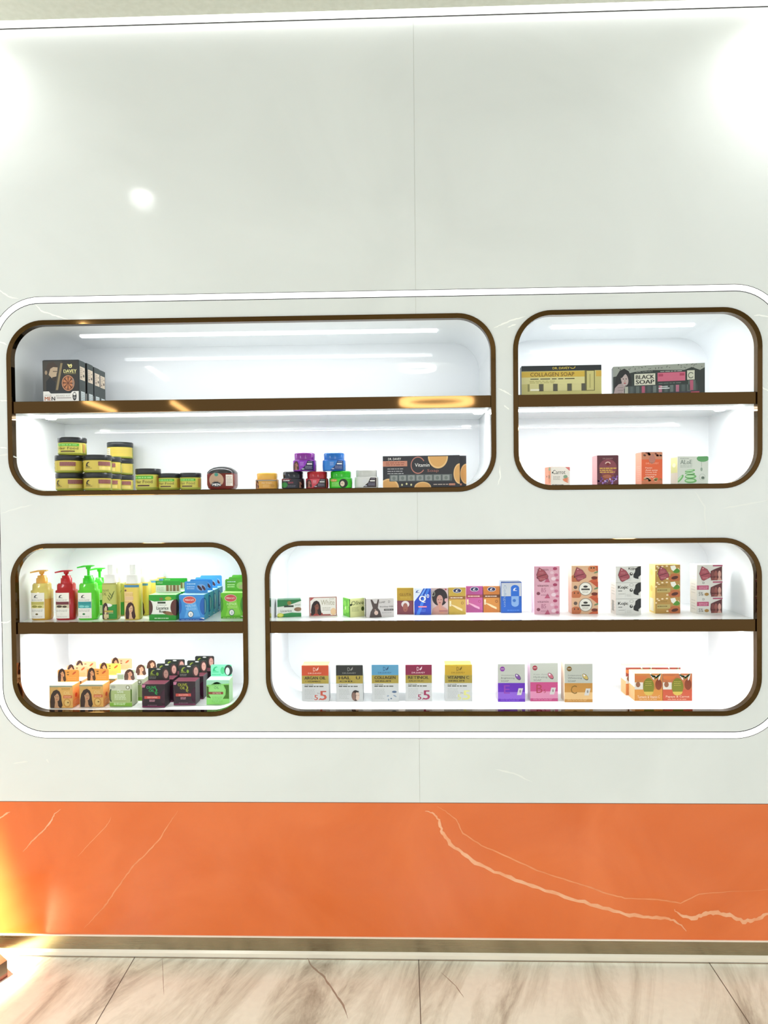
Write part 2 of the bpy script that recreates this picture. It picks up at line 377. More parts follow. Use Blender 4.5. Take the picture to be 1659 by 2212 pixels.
# metal kick plate at the floor
kb = MB()
kb.box(XL, XR, -.004, .02, KZ - .0035, KZ, M_KICKLIP, .0005)
kb.box(XL, XR, -.002, .02, .016, KZ - .0035, M_KICK, .0004)
kb.add([(XL, -.002, .017), (XR, -.002, .017), (XR, -.0085, .012), (XL, -.0085, .012)], [(0, 1, 2, 3)], M_KICKLIP)
kb.add([(XL, -.0085, .012), (XR, -.0085, .012), (XR, -.0085, .0015), (XL, -.0085, .0015)], [(0, 1, 2, 3)], M_KICKLIP)
tag(kb.build('baseboard_back'), kind='structure')
# floor and ceiling
fb = MB(); YF = -4.6
fb.add([(XL, 0.02, 0), (XR, .02, 0), (XR, YF, 0), (XL, YF, 0)], [(0, 3, 2, 1)], M_FLOOR)
gx = [pixz(290, 2066, 0)[0], pixz(904, 2066, 0)[0], pixz(1527, 2076, 0)[0]]
step = (gx[2] - gx[0]) / 2
for k in range(-2, 5):
    x = gx[1] + (k - 1) * step if k != 1 else gx[1]
    fb.add([(x - .0011, -.0085, .0003), (x + .0011, -.0085, .0003), (x + .0011, YF, .0003), (x - .0011, YF, .0003)], [(0, 3, 2, 1)], M_GROUT)
for k in range(1, 6):
    y = -k * .79
    fb.add([(XL, y - .0011, .0003), (XR, y - .0011, .0003), (XR, y + .0011, .0003), (XL, y + .0011, .0003)], [(0, 1, 2, 3)], M_GROUT)
fb.add([(XL, -.0125, .0003), (XR, -.0125, .0003), (XR, -.0085, .0003), (XL, -.0085, .0003)], [(0, 1, 2, 3)], P('#a08e78', .6))
for v, wd in (([(662, 2066), (672, 2085), (700, 2110), (716, 2135), (738, 2165), (752, 2200)], .005), ([(350, 2068), (352, 2100), (354, 2150)], .0014), ([(952, 2100), (985, 2130), (1002, 2155)], .0022)):
    pts = [pixz(u, w, 0) for u, w in v]
    t = MB(); ribbon(t, pts, wd, P('#a59684', .2), y=0, seed=21)
    fb.add([(x, z, .0002) for x, y, z in t.v], t.f, P('#a59684', .2))
tag(fb.build('floor'), kind='structure')
cb = MB(); cb.box(XL, XR, YF, -.030, CEIL_Z, CEIL_Z + .03, M_CEIL); cb.box(XL, XR, -.030, .0, CEIL_Z + .022, CEIL_Z + .03, M_CEIL)
tag(cb.build('ceiling'), kind='structure')
cv = empty('cove_light', (0, -.016, CEIL_Z), 'long white linear light set into the ceiling along the top of the wall', 'light')
m_ = MB(); m_.box(XL, XR, -.013, .0145, 0, .006, M_COVE); m_.build('diffuser', cv)
m_ = MB(); m_.box(XL, XR, .0145, .016, -.002, .01, P('#2b2a26', .6)); m_.build('channel', cv)
# outline LED strip around the niche group
rg = empty('outline_light', (0, 0, .618), 'continuous white light line outlining all four niches in a rounded rectangle', 'light')
def ringmesh(A, B, y, mat, mb=None, z=.618):
    mb = mb or MB(); n = len(A)
    mb.add([(x, y, q - z) for x, q in A] + [(x, y, q - z) for x, q in B], [(k, n + k, n + (k + 1) % n, (k + 1) % n) for k in range(n)], mat); return mb
ringmesh(R_OUT2, R_IN2, .0008, M_RING).build('diffuser', rg)
ch = ringmesh(R_OUT, R_OUT2, .0004, P('#56564f', .6)); ringmesh(R_IN2, R_IN, .0004, P('#2c2c2a', .6), ch); ch.build('channel', rg)
# ------------------------------------------------------------------ niches
def build_niche(key, label, zs0, zs1, strips, pucks):
    x0, x1, z0, z1 = NICHES[key]
    root = empty('display_niche', ((x0 + x1) / 2, 0, z0), label, 'display niche', 'rounded display niches in the wall')
    cx = (x0 + x1) / 2; L = lambda P_: [(x - cx, z - z0) for x, z in P_]
    O = L(rrect(x0, x1, z0, z1, RO)); I = L(rrect(x0 + FW, x1 - FW, z0 + FW, z1 - FW, RO - FW)); n = len(O)
    fr = MB()                                     # frame: outer edge, face, inner return
    def ring(A, ya, B, yb, smooth=True): fr.add([(x, ya, z) for x, z in A] + [(x, yb, z) for x, z in B], [(k, n + k, n + (k + 1) % n, (k + 1) % n) for k in range(n)], M_BRONZE, smooth)
    O2 = L(rrect(x0 + .001, x1 - .001, z0 + .001, z1 - .001, RO - .001)); I2 = L(rrect(x0 + FW - .001, x1 - FW + .001, z0 + FW - .001, z1 - FW + .001, RO - FW + .001))
    ring(O, .002, O, -.003); ring(O, -.003, O2, -.004, False); ring(O2, -.004, I2, -.004, False); ring(I2, -.004, I, -.003, False); ring(I, -.003, I, .016)
    fr.build('frame', root)
    li = MB()                                     # glossy white lining, open at the front
    J = L(rrect(x0 + FW - .0005, x1 - FW + .0005, z0 + FW - .0005, z1 - FW + .0005, RO - FW))
    li.add([(x, .016, z) for x, z in J] + [(x, DEP, z) for x, z in J], [(k, n + k, n + (k + 1) % n, (k + 1) % n) for k in range(n)], M_NICHE, True)
    li.add([(x, DEP, z) for x, z in J], [tuple(range(n))], M_NICHE)
    li.add([(x, .0155, z) for x, z in O] + [(x, .0155, z) for x, z in J], [(k, n + k, n + (k + 1) % n, (k + 1) % n) for k in range(n)], M_NICHE)
    li.build('interior', root)
    sb = MB(); sb.box(x0 + FW - cx, x1 - FW - cx, .008, DEP, zs0 - z0 + .001, zs1 - z0, M_NICHE, .0005)
    sh = sb.build('shelf', root)
    fa = MB(); fa.box(x0 + FW - cx, x1 - FW - cx, .002, .0085, zs0 - z0, zs1 - z0 + .0006, M_BRONZE, .0006); fa.build('shelf_edge', sh)
    for (sx0, sx1, zz, yy, wd, fe) in strips:
        st = MB(); st.box(sx0 - cx, sx1 - cx, yy - wd / 2, yy + wd / 2, zz - z0 - .003, zz - z0 - .0002, M_LED, .0005)
        st.build('light_strip', root)
        lamp('strip_glow', 'AREA', ((sx0 + sx1) / 2 - cx, yy, zz - z0 - .006), E_STRIP * fe * (sx1 - sx0), (.97, .99, 1.0), parent=root, shape='RECTANGLE', size=sx1 - sx0, size_y=wd, )
    for (px, zz, e) in pucks:
        pk = MB(); pk.loft([(zz - z0 - .004, .013, .013, 2), (zz - z0 - .0005, .016, .016, 2)], M_LAMP, 24, px - cx, .11); pk.build('spot_lamp', root)
        lamp('spot_glow', 'SPOT', (px - cx, .11, zz - z0 - .01), e, (1, 1, 1), parent=root, spot_size=math.radians(95), spot_blend=.6, shadow_soft_size=.012)
    return root
ZU0, ZU1, ZL0, ZL1 = 1.5325, 1.5650, .9115, .9440
build_niche('UL', 'wide upper left niche in bronze frame with black boxes above and jars below', ZU0, ZU1,
            [(-.955, .105, 1.7765, .13, .016, .17), (-1.085, .24, ZU0, .085, .010, .75)], [(-1.040, ZU0, E_PUCK), (.222, ZU0, E_PUCK)])
build_niche('UR', 'small upper right niche in bronze frame holding six boxes', ZU0, ZU1,
            [(.44, .85, 1.7805, .13, .016, 1.3), (.322, .960, ZU0, .085, .010, 1)], [(.915, ZU0, E_PUCK * 1.3)])
build_niche('LL', 'small lower left niche in bronze frame crowded with pump bottles and hair cream boxes', ZL0, ZL1,
            [(-1.0, -.54, 1.153, .13, .016, 1.15), (-1.085, -.452, ZL0, .085, .010, 1.15)], [(-1.040, ZL0, E_PUCK)])
build_niche('LR', 'wide lower right niche in bronze frame with rows of soap boxes', ZL0, ZL1,
            [(-.28, .87, 1.155, .13, .016, 1.1), (-.368, .958, ZL0, .085, .010, 1.1)], [(.915, ZL0, E_PUCK)])
FLU, FLL = 1.3150, .6930                            # inner floors of the niches
FLUR = 1.3175
# ------------------------------------------------------------------ products
def fit(x0, x1, yt, yb, z=None, y=None):
    xm = (x0 + x1) / 2
    if y is None: y = pixz(xm, yb, z)[1]
    y = max(.022, y)
    xa, xb = pix(x0, (yt + yb) / 2, y)[0], pix(x1, (yt + yb) / 2, y)[0]
    base = z if z is not None else pix(xm, yb, y)[1]
    return (xa + xb) / 2, y, xb - xa, pix(xm, yt, y)[1] - base
WHT, BLK = P('#f4f3ee'), P('#1c1d1c')
GREY = P('#9fa39f'); DGREY = P('#4a4c4a'); GOLD = P('#b89a3a', .25, .4); SKIN = P('#c48f72'); SKIN2 = P('#7b4a38'); HAIR = P('#3a211a')
# ---- beard kits
def beard_kit(loc, w, d, h, label, rz=0):
    root = empty('beard_kit_box', loc, label, 'box', 'black beard kit boxes', rz)
    mb = MB(); dk = P('#22262a'); mb.box(-w / 2, w / 2, 0, d, 0, h, dk, .001, dict(R=P('#39423f')))
    S = S_box(w, d, h)
    rect(mb, S, .02, .28, .98, .98, P('#26231f'), 1)
    poly(mb, S, [(.02, .98), (.55, .98), (.36, .28), (.02, .28)], P('#3a352e'), 2)
    poly(mb, S, [(.5, .93), (.56, .93), (.42, .3), (.36, .3)], P('#8b7a58'), 3)
    poly(mb, S, [(.1, .28), (.1, .5), (.22, .62), (.36, .48), (.34, .28)], P('#14181b'), 3)      # coat
    poly(mb, S, [(.1, .8), (.16, .93), (.3, .96), (.42, .86), (.42, .78), (.2, .72)], P('#3c2d22'), 3)   # hair
    poly(mb, S, [(.17, .66), (.22, .8), (.3, .84), (.42, .83), (.41, .73), (.39, .68), (.385, .63), (.35, .58), (.26, .58)], P('#b9a287'), 4)
    ell(mb, S, .1, .71, .035, .05, P('#a08a72'), 4); poly(mb, S, [(.27, .6), (.39, .62), (.36, .5), (.27, .53)], P('#2a1f1a'), 5)
    rect(mb, S, .29, .73, .41, .745, P('#2a1f1a'), 5)
    text(mb, S, 'DAVEY', .58, .70, .93, .78, P('#d8cf8e', .3, .2), 4, .02); rect(mb, S, .6, .675, .92, .685, P('#8f8552'), 4)
    poly(mb, S, [(.68, .91), (.75, .89), (.80, .91), (.82, .87), (.8, .82), (.74, .82), (.71, .86)], P('#e6dc92'), 4); ell(mb, S, .765, .85, .02, .014, P('#26231f'), 5)
    ell(mb, S, .7, .46, .175, .185, P('#c08560'), 4); ell(mb, S, .7, .46, .15, .16, P('#5a2c18'), 5)
    for k in range(8):
        t = math.radians(k * 45 + 20); poly(mb, S, [(.7 + .015 * math.cos(t), .46 + .015 * math.sin(t)), (.7 + .13 * math.cos(t - .27), .46 + .14 * math.sin(t - .27)), (.7 + .14 * math.cos(t), .46 + .15 * math.sin(t)), (.7 + .13 * math.cos(t + .27), .46 + .14 * math.sin(t + .27))], P('#bd7a4e'), 6)
    text(mb, S, 'BEARD', .82, .38, .86, .56, GREY, 7, vert=True)
    poly(mb, S, [(.015, .02), (.985, .02), (.985, .27), (.82, .27), (.76, .22), (.22, .22), (.17, .27), (.015, .27)], P('#ece9e4'), 3)
    text(mb, S, 'JUST FOR', .06, .165, .24, .19, P('#6b4a3c'), 4); text(mb, S, 'ME', .05, .055, .22, .145, P('#b8683c'), 4, .02); text(mb, S, 'N', .24, .055, .33, .145, P('#2d211c'), 4, .02)
    text(mb, S, 'BEARD KIT', .37, .145, .76, .185, P('#a9a49c'), 4); rect(mb, S, .38, .11, .78, .122, P('#6b4a3c'), 4)
    ell(mb, S, .87, .15, .055, .1, P('#2c2c2c'), 4); ell(mb, S, .87, .2, .035, .03, P('#ece9e4'), 5); ell(mb, S, .87, .12, .035, .03, P('#8a8a88'), 5)
    R = S_box(w, d, h, 'R'); rect(mb, R, .12, .55, .9, .86, P('#e3d2bb'), 1); lines(mb, R, .16, .57, .55, .84, 6, P('#b9a58e'), 2)
    ell(mb, R, .7, .66, .1, .035, P('#4b4138'), 2); ell(mb, R, .3, .62, .08, .02, P('#6b5b4b'), 2); ell(mb, R, .72, .77, .07, .02, P('#8b7b6b'), 2)
    rect(mb, R, .25, .03, .85, .28, P('#d5dcdc'), 1); lines(mb, R, .32, .05, .8, .26, 5, P('#a8b2b0'), 2)
    mb.build('carton', root)
    fl = MB(); fl.box(-w / 2 + .002, w / 2 - .002, .002, d - .002, h - .0005, h + .0012, P('#14161a'), .0005); fl.build('top_flap', root)
    return root
bx, by, bw, bh = fit(92, 171, 778, 867, y=.03); bh = pix(131, 778, .03)[1] - ZU1
kits = ['black beard kit box with a bearded man in profile, frontmost of its row', 'black beard kit box, second from the front of its row', 'black beard kit box, third from the front of its row', 'black beard kit box, rearmost of its row on the shelf']
for i, (o, dx) in enumerate(((0, 0), (.047, .001), (.093, 0), (.134, -.002))): beard_kit((bx + dx, by + o, ZU1), bw, .039, bh * (1, 1, .985, .98)[i], kits[i])
# ---- black lidded jars
def food_jar(X, Y, z, r, h, label, kind='brown', turn=0, lidh=.29, group='black lidded jars of yellow hair food'):
    root = empty('hair_food_jar', (X, Y, z), label, 'jar', group)
    yl = P('#d3bd55', .2) if kind != 'green' else P('#cfc65a', .2)
    b = MB(); hb = h * (1 - lidh); b.loft([(0, r * .86, r * .86, 2), (.002, r * .95, r * .95, 2), (h * .06, r * .98, r * .98, 2), (hb * .93, r * .98, r * .98, 2), (hb, r * .9, r * .9, 2), (hb + .004, r * .88, r * .88, 2)], P('#a3a63c', .15)); b.build('jar_body', root)
    l = MB(); l.loft([(hb, r * .97, r * .97, 2), (hb + .0008, r, r, 2), (h - .0015, r, r, 2), (h, r * .96, r * .96, 2)], P('#25282a', .3)); ld = l.build('lid', root)
    lb = MB(); S = S_round(r * .98, h * .09, hb * .84, -88, 88)
    rect(lb, S, 0, 0, 1, 1, yl, 0, 24); rect(lb, S, 0, 0, 1, .06, P('#8f9a3a'), 1, 24)
    def R_(u0, v0, u1, v1, m, l_=2):
        u0 += turn; u1 += turn
        if u1 < 0.02 or u0 > .98: return
        rect(lb, S, max(u0, .02), v0, min(u1, .98), v1, m, l_, 10)
    if kind == 'brown':
        R_(.45, .5, .82, .88, P('#8c5450')); R_(.47, .12, .80, .42, P('#e2cf77'))
        lines(lb, S, .47 + turn, .52, min(.80 + turn, .97), .86, 3, P('#a8706a'), 3, .3)
        if .15 + turn > .05: bird(lb, S, .2 + turn, .6, .13, .5, P('#2b1f1a')); lines(lb, S, .12 + turn, .2, .32 + turn, .34, 1, P('#9b8a3c'), 3)
    elif kind == 'green':
        R_(.18, .68, .72, .92, P('#58b02c')); text(lb, S, 'Hair Food', .2 + turn, .36, .7 + turn, .6, P('#6b5a2c'), 3); R_(.28, .14, .62, .24, P('#4a2a24')); R_(.82, .1, .97, .9, P('#b28a3e'))
        lines(lb, S, .2 + turn, .7, .7 + turn, .9, 1, P('#9ed27a'), 3, .5)
    else:
        R_(.2, .08, .36, .88, P('#f2ecd2')); lines(lb, S, .22 + turn, .12, .34 + turn, .84, 4, P('#b5ab86'), 3); R_(.45, .6, .8, .66, P('#c9b04c')); R_(.45, .4, .8, .46, P('#c9b04c'))
    lb.build('label', root)
    return root
RJ, HJ = .0388, .0510
def jx(u, y): return pix(u, 1000, y)[0]
Ya, Yc, Yd = .066, .150, .236
food_jar(jx(151, Ya), Ya, FLU, RJ, HJ, 'yellow hair food jar with black lid, bottom of the left front stack', turn=.15)
food_jar(jx(150, Ya), Ya, FLU + HJ, RJ, HJ, 'yellow hair food jar with brown label patch, middle of the left front stack', turn=-.03)
food_jar(jx(157, Ya), Ya, FLU + 2 * HJ, RJ, HJ, 'yellow hair food jar with green band, on top of the left front stack', 'green', turn=.08)
food_jar(jx(211, Ya), Ya, FLU, RJ, HJ, 'yellow hair food jar under another, bottom of the second stack from the left', turn=.2)
food_jar(jx(211, Ya), Ya, FLU + HJ, RJ, HJ, 'yellow hair food jar, upper of the two in the second stack from left', turn=.2)
food_jar(jx(233, Yc), Yc, FLU, RJ, HJ, 'bottom hair food jar of the half hidden middle stack', turn=.06)
food_jar(jx(233, Yc), Yc, FLU + HJ, RJ, HJ, 'upper hair food jar of the half hidden middle stack', turn=.0)
food_jar(jx(260, Yd), Yd, FLU, RJ, HJ, 'bottom hair food jar of the rear stack of three', turn=.1)
food_jar(jx(260, Yd), Yd, FLU + HJ, RJ, HJ, 'middle hair food jar of the rear stack of three', 'plain', turn=.3)
food_jar(jx(260, Yd), Yd, FLU + 2 * HJ, RJ, HJ, 'top hair food jar of the rear stack, turned to its small print panel', 'plain')
for u, r, yt, lbl in ((320, 27, 1013, 'larger yellow and green hair food jar standing alone right of the stacks'), (366, 23.5, 1023, 'small yellow hair food jar, left of the two small single ones'), (411.5, 23, 1022, 'small yellow hair food jar beside the red brown pomade tub')):
    y = .075; r_ = r * 1.28e-3 * (D + y) / D; food_jar(jx(u, y), y, FLU, r_ * .985, pix(u, yt, y)[1] - FLU, lbl, 'green', turn=.02, lidh=.26)
# ---- pomade tub
def pomade():
    y = .08; X = jx(480.5, y); root = empty('pomade_tub', (X, y, FLU), 'squarish red brown translucent pomade tub with black domed lid', 'tub'); rx = .0405; h = .066
    b = MB(); b.loft([(0, rx * .8, rx * .7, 4), (.004, rx * .93, rx * .85, 4), (.014, rx, rx * .92, 4), (.044, rx, rx * .92, 4), (.048, rx * .95, rx * .88, 4)], P('#7a261a', .1, 0, .25)); b.build('tub_body', root)
    l = MB(); l.loft([(.046, rx * 1.0, rx * .92, 3.6), (.05, rx * 1.0, rx * .92, 3.4), (.057, rx * .86, rx * .82, 3), (.063, rx * .62, rx * .6, 2.6), (h, rx * .3, rx * .3, 2)], P('#2b2b2d', .15)); l.build('lid', root)
    lb = MB(); S = S_super(rx, rx * .92, 4, .006, .042, -.034, .016); ell(lb, S, .52, .5, .42, .48, P('#b8977a'), 1, n=24); ell(lb, S, .52, .86, .11, .12, P('#3f8f7c'), 3, n=14)
    poly(lb, S, [(.2, .1), (.28, .32), (.5, .38), (.76, .3), (.82, .1), (.52, .02)], P('#2c2c2e'), 2); text(lb, S, 'MEN', .3, .1, .74, .26, WHT, 4, .02); text(lb, S, 'FOR', .38, .3, .66, .42, BLK, 4)
    S2 = S_super(rx, rx * .92, 4, .010, .032, .019, .037); rect(lb, S2, 0, 0, 1, 1, P('#efe6da'), 1, 6); lines(lb, S2, .1, .1, .9, .9, 6, P('#b9a795'), 2); lb.build('label', root)
pomade()
# ---- coloured wide jars
def hair_jar(u, yt, z, body, lid, style, label, y=.075, wpx=49):
    X = jx(u, y); r = wpx * 1.28e-3 * (D + y) / D / 2; h = pix(u, yt, y)[1] - z
    root = empty('hair_gel_jar', (X, y, z), label, 'jar', 'coloured hair jars with matching screw lids'); hb = h * .60
    b = MB(); b.loft([(0, r * .93, r * .93, 2.6), (.0015, r * .985, r * .985, 2.6), (hb * .5, r, r, 2.6), (hb - .0012, r * .985, r * .985, 2.6), (hb, r * .93, r * .93, 2.6)], body); b.build('jar_body', root)
    l = MB(); l.loft([(hb - .0004, r * .87, r * .87, 2.4), (h * .93, r * .885, r * .885, 2.4), (h * .98, r * .84, r * .84, 2.4), (h, r * .7, r * .7, 2.2)], lid); l.build('lid', root)
    lb = MB(); S = S_super(r, r, 2.6, hb * .07, hb * .86, -r * .93, r * .93); R = lambda a_, b_, c_, d_, m, l_=2: rect(lb, S, a_, b_, c_, d_, m, l_, 8)
    if style in ('tri_purple', 'tri_blue', 'tri_red', 'tri_white'):
        main = {'tri_purple': '#8a2fb5', 'tri_blue': '#2a78c8', 'tri_red': '#c8434f', 'tri_white': '#dcdcd8'}[style]; dk = {'tri_purple': '#241a45', 'tri_blue': '#123a74', 'tri_red': '#33201f', 'tri_white': '#2c2022'}[style]
        R(0, 0, 1, 1, P(main)); poly(lb, S, [(.36, 0), (.6, .5), (.7, 1), (.96, 1), (.96, 0)], P(dk), 3)
        if style in ('tri_purple', 'tri_red'): woman(lb, S, .0, .04, .32, .98, P('#4a2a28'), P('#a06a55'), 4)
        rect(lb, S, .68, .6, .9, .72, WHT, 5); lines(lb, S, .6, .16, .92, .5, 3, P('#9a9ab0'), 5, .35); rect(lb, S, .44, .1, .55, .18, P('#cfd0e0'), 5); lines(lb, S, .72, .82, .92, .92, 1, P('#c0c0d0'), 5)
        lines(lb, S, .36, .5, .54, .9, 3, P('#e4cfee' if style == 'tri_purple' else '#e2e6ee'), 4, .2)
    elif style == 'gold':
        R(0, 0, 1, 1, P('#cf9a44')); R(0, .86, 1, 1, P('#8f8d84'), 3); woman(lb, S, .02, .0, .2, .95, P('#3a1c14'), P('#b07a5a'), 4); text(lb, S, 'Hair Cream', .35, .56, .8, .72, P('#f0dcc0'), 4); lines(lb, S, .4, .1, .7, .45, 3, P('#e9c68a'), 4, .3); ell(lb, S, .84, .3, .08, .2, P('#b8863a'), 4)
    elif style == 'black':
        R(0, 0, 1, 1, P('#22212a')); poly(lb, S, [(.0, .86), (.5, .9), (.46, 1), (0, 1)], P('#7a2030'), 3); text(lb, S, 'SUPER', .1, .76, .42, .9, WHT, 5, .02); text(lb, S, 'BLACK', .36, .5, .6, .68, P('#c04a58'), 5); ell(lb, S, .16, .34, .16, .3, P('#2c7a34'), 4); woman(lb, S, .78, .02, 1, .9, P('#15110f'), P('#9c6a55'), 4); lines(lb, S, .32, .1, .72, .34, 2, P('#6a6a74'), 5, .35)
    else:
        R(0, 0, 1, 1, P('#3fc02a')); ell(lb, S, .22, .8, .16, .16, P('#b8862e'), 4); text(lb, S, 'Olive', .06, .72, .34, .9, P('#f0e6b0'), 5); lines(lb, S, .12, .12, .48, .62, 5, P('#b8e88a'), 4, .4); ell(lb, S, .66, .46, .2, .5, P('#1f2a18'), 4); ell(lb, S, .62, .42, .1, .3, P('#e4cdb4'), 5); ell(lb, S, .6, .46, .03, .03, BLK, 6)
    lb.build('label', root)
    return h
cm = lambda h, r=.12: P(h, r, 0, 0)
hair_jar(577, 1022, FLU, cm('#c98f3e'), cm('#e0ad48'), 'gold', 'amber yellow hair jar standing alone left of the coloured pyramid')
hB = hair_jar(633, 1019, FLU, cm('#1f2027'), cm('#20222b'), 'black', 'black hair jar with green and red label under the purple one')
hair_jar(685, 1019, FLU, cm('#a52231'), cm('#a81f28'), 'tri_red', 'red hair jar in the bottom row between black and green jars')
hair_jar(736, 1018, FLU, cm('#2fb52a'), cm('#28b022'), 'green', 'bright green hair jar in the bottom row under the blue one', wpx=50)
hair_jar(791.5, 1015, FLU, cm('#cfcfcc'), cm('#c6c7c2'), 'tri_white', 'white hair jar with dark label standing at the right end', wpx=51)
hair_jar(658.5, 979, FLU + hB, cm('#7a2298'), cm('#7c2a8c'), 'tri_purple', 'purple hair jar resting on the black and red jars', wpx=50)
hair_jar(722, 979, FLU + hB, cm('#1f62b8'), cm('#1f66b4'), 'tri_blue', 'blue hair jar resting on the red and green jars', wpx=50)
# ---- long boxes with windows
def vitamin_box(X, Y, z, w, d, h, label, rz):
    root = empty('soap_gift_box', (X, Y, z), label, 'box', 'dark vitamin soap gift boxes', rz)
    mb = MB(); mb.box(-w / 2, w / 2, 0, d, 0, h, P('#2c2c30'), .0008, dict(R=P('#26262a'))); S = S_box(w, d, h)
    text(mb, S, 'DR. DAVEY', .07, .87, .24, .94, WHT, 2); rect(mb, S, .0, .67, .32, .84, P('#c98870'), 1); lines(mb, S, .04, .70, .3, .82, 2, P('#8a4c3c'), 2, .35); lines(mb, S, .06, .42, .28, .64, 3, P('#b8b8b8'), 2, .3)
    arc(mb, S, .46, .70, .095, .27, .12, P('#b87868'), 2, 30, 325); text(mb, S, 'Vitamin', .42, .65, .61, .76, WHT, 4); text(mb, S, 'Soap', .58, .46, .73, .57, P('#a86a5e'), 3)
    for cx_, cy_, ru, rv, t0, t1 in ((.72, .97, .13, .38, 180, 360), (.08, .0, .13, .29, 0, 180), (.52, 0, .11, .18, 0, 180), (1.0, .42, .08, .32, 90, 270)):
        ell(mb, S, cx_, cy_, ru, rv, P('#e8c184'), 2, t0, t1); ell(mb, S, cx_, cy_, ru * .86, rv * .86, P('#dba662'), 3, t0, t1)
    lines(mb, S, .66, .07, .93, .12, 1, P('#c9b9a9'), 3, .5); rect(mb, S, .86, .06, .94, .12, P('#c98870'), 3)
    for cx_ in (.25, .31, .37): ell(mb, S, cx_, .09 + (.03 if cx_ == .31 else 0), .012, .035, P('#d9d6a0'), 3, n=10)
    R = S_box(w, d, h, 'R'); ell(mb, R, .5, .45, .5, .32, P('#e0b170'), 1)
    mb.build('carton', root)
    wn = MB(); rect(wn, S, .085, .20, .90, .41, P('#5a6260', .08), 4)
    for k in range(7): rect(wn, S, .1 + .113 * k, .22, .19 + .113 * k, .39, P('#8c918c', .08), 5); ell(wn, S, .145 + .113 * k, .3, .022, .06, P('#6f7672', .1), 6, n=10)
    wn.build('window', root)
    return root
vx, vy, vw, vh = fit(827, 992, 984, 1053, y=.075); vh = pix(910, 984, .06)[1] - FLU
vitamin_box(vx, .062, FLU, vw, .026, vh, 'long dark vitamin soap box with orange slices, front one of the pair', math.radians(-4))
vitamin_box(vx + .0215, .092, FLU, vw, .026, vh * 1.005, 'long dark vitamin soap box mostly hidden behind its twin', math.radians(-4))
def collagen_box():
    X, Y, w, h = fit(1127, 1299, 789, 854, y=.03); h = pix(1213, 789, .03)[1] - ZU1; d = .03
    root = empty('collagen_soap_box', (X, .03, ZU1), 'long black and gold collagen soap box at the left end of its shelf', 'box', rz=math.radians(-1.2))
    mb = MB(); mb.box(-w / 2, w / 2, 0, d, 0, h, P('#23282a'), .0008, dict(L=P('#3f4848'), T=P('#7a7f7c'))); S = S_box(w, d, h)
    rect(mb, S, 0, 0, 1, .82, P('#c5bd78'), 1); rect(mb, S, 0, .62, .8, .80, P('#cfae44'), 2); rect(mb, S, .93, .62, 1, .8, P('#cfa948'), 2); rect(mb, S, 0, .4, .79, .62, P('#d6cf92'), 2)
    text(mb, S, 'DR. DAVEY', .39, .87, .6, .945, P('#c9b44a'), 3, .02); arc(mb, S, .64, .95, .035, .07, .3, P('#c9b44a'), 3, 200, 360)
    text(mb, S, 'COLLAGEN SOAP', .11, .645, .66, .77, P('#5c4018'), 4); lines(mb, S, .11, .54, .7, .585, 1, P('#2f2a16'), 4, .6); lines(mb, S, .1, .42, .44, .52, 2, P('#a39c5c'), 4, .35); lines(mb, S, .07, .03, .26, .06, 1, P('#3a351c'), 3, .7)
    mb.build('carton', root)
    wn = MB(); rect(wn, S, .075, .16, .8, .40, P('#8f8a52', .1), 3); rect(wn, S, .79, .16, .915, .82, P('#6b6636', .1), 3)
    for k in range(4): rect(wn, S, .1 + .177 * k, .165, .215 + .177 * k, .40, P('#d3cc90', .1), 4); rect(wn, S, .22 + .177 * k, .165, .27 + .177 * k, .4, P('#555241', .1), 4)
    rect(wn, S, .815, .18, .905, .8, P('#c9c17c', .1), 4); rect(wn, S, .85, .25, .86, .7, P('#a39c5c', .1), 5); rect(wn, S, .11, .18, .22, .24, P('#f0ecd2', .1), 5)
    wn.build('window', root)
collagen_box()
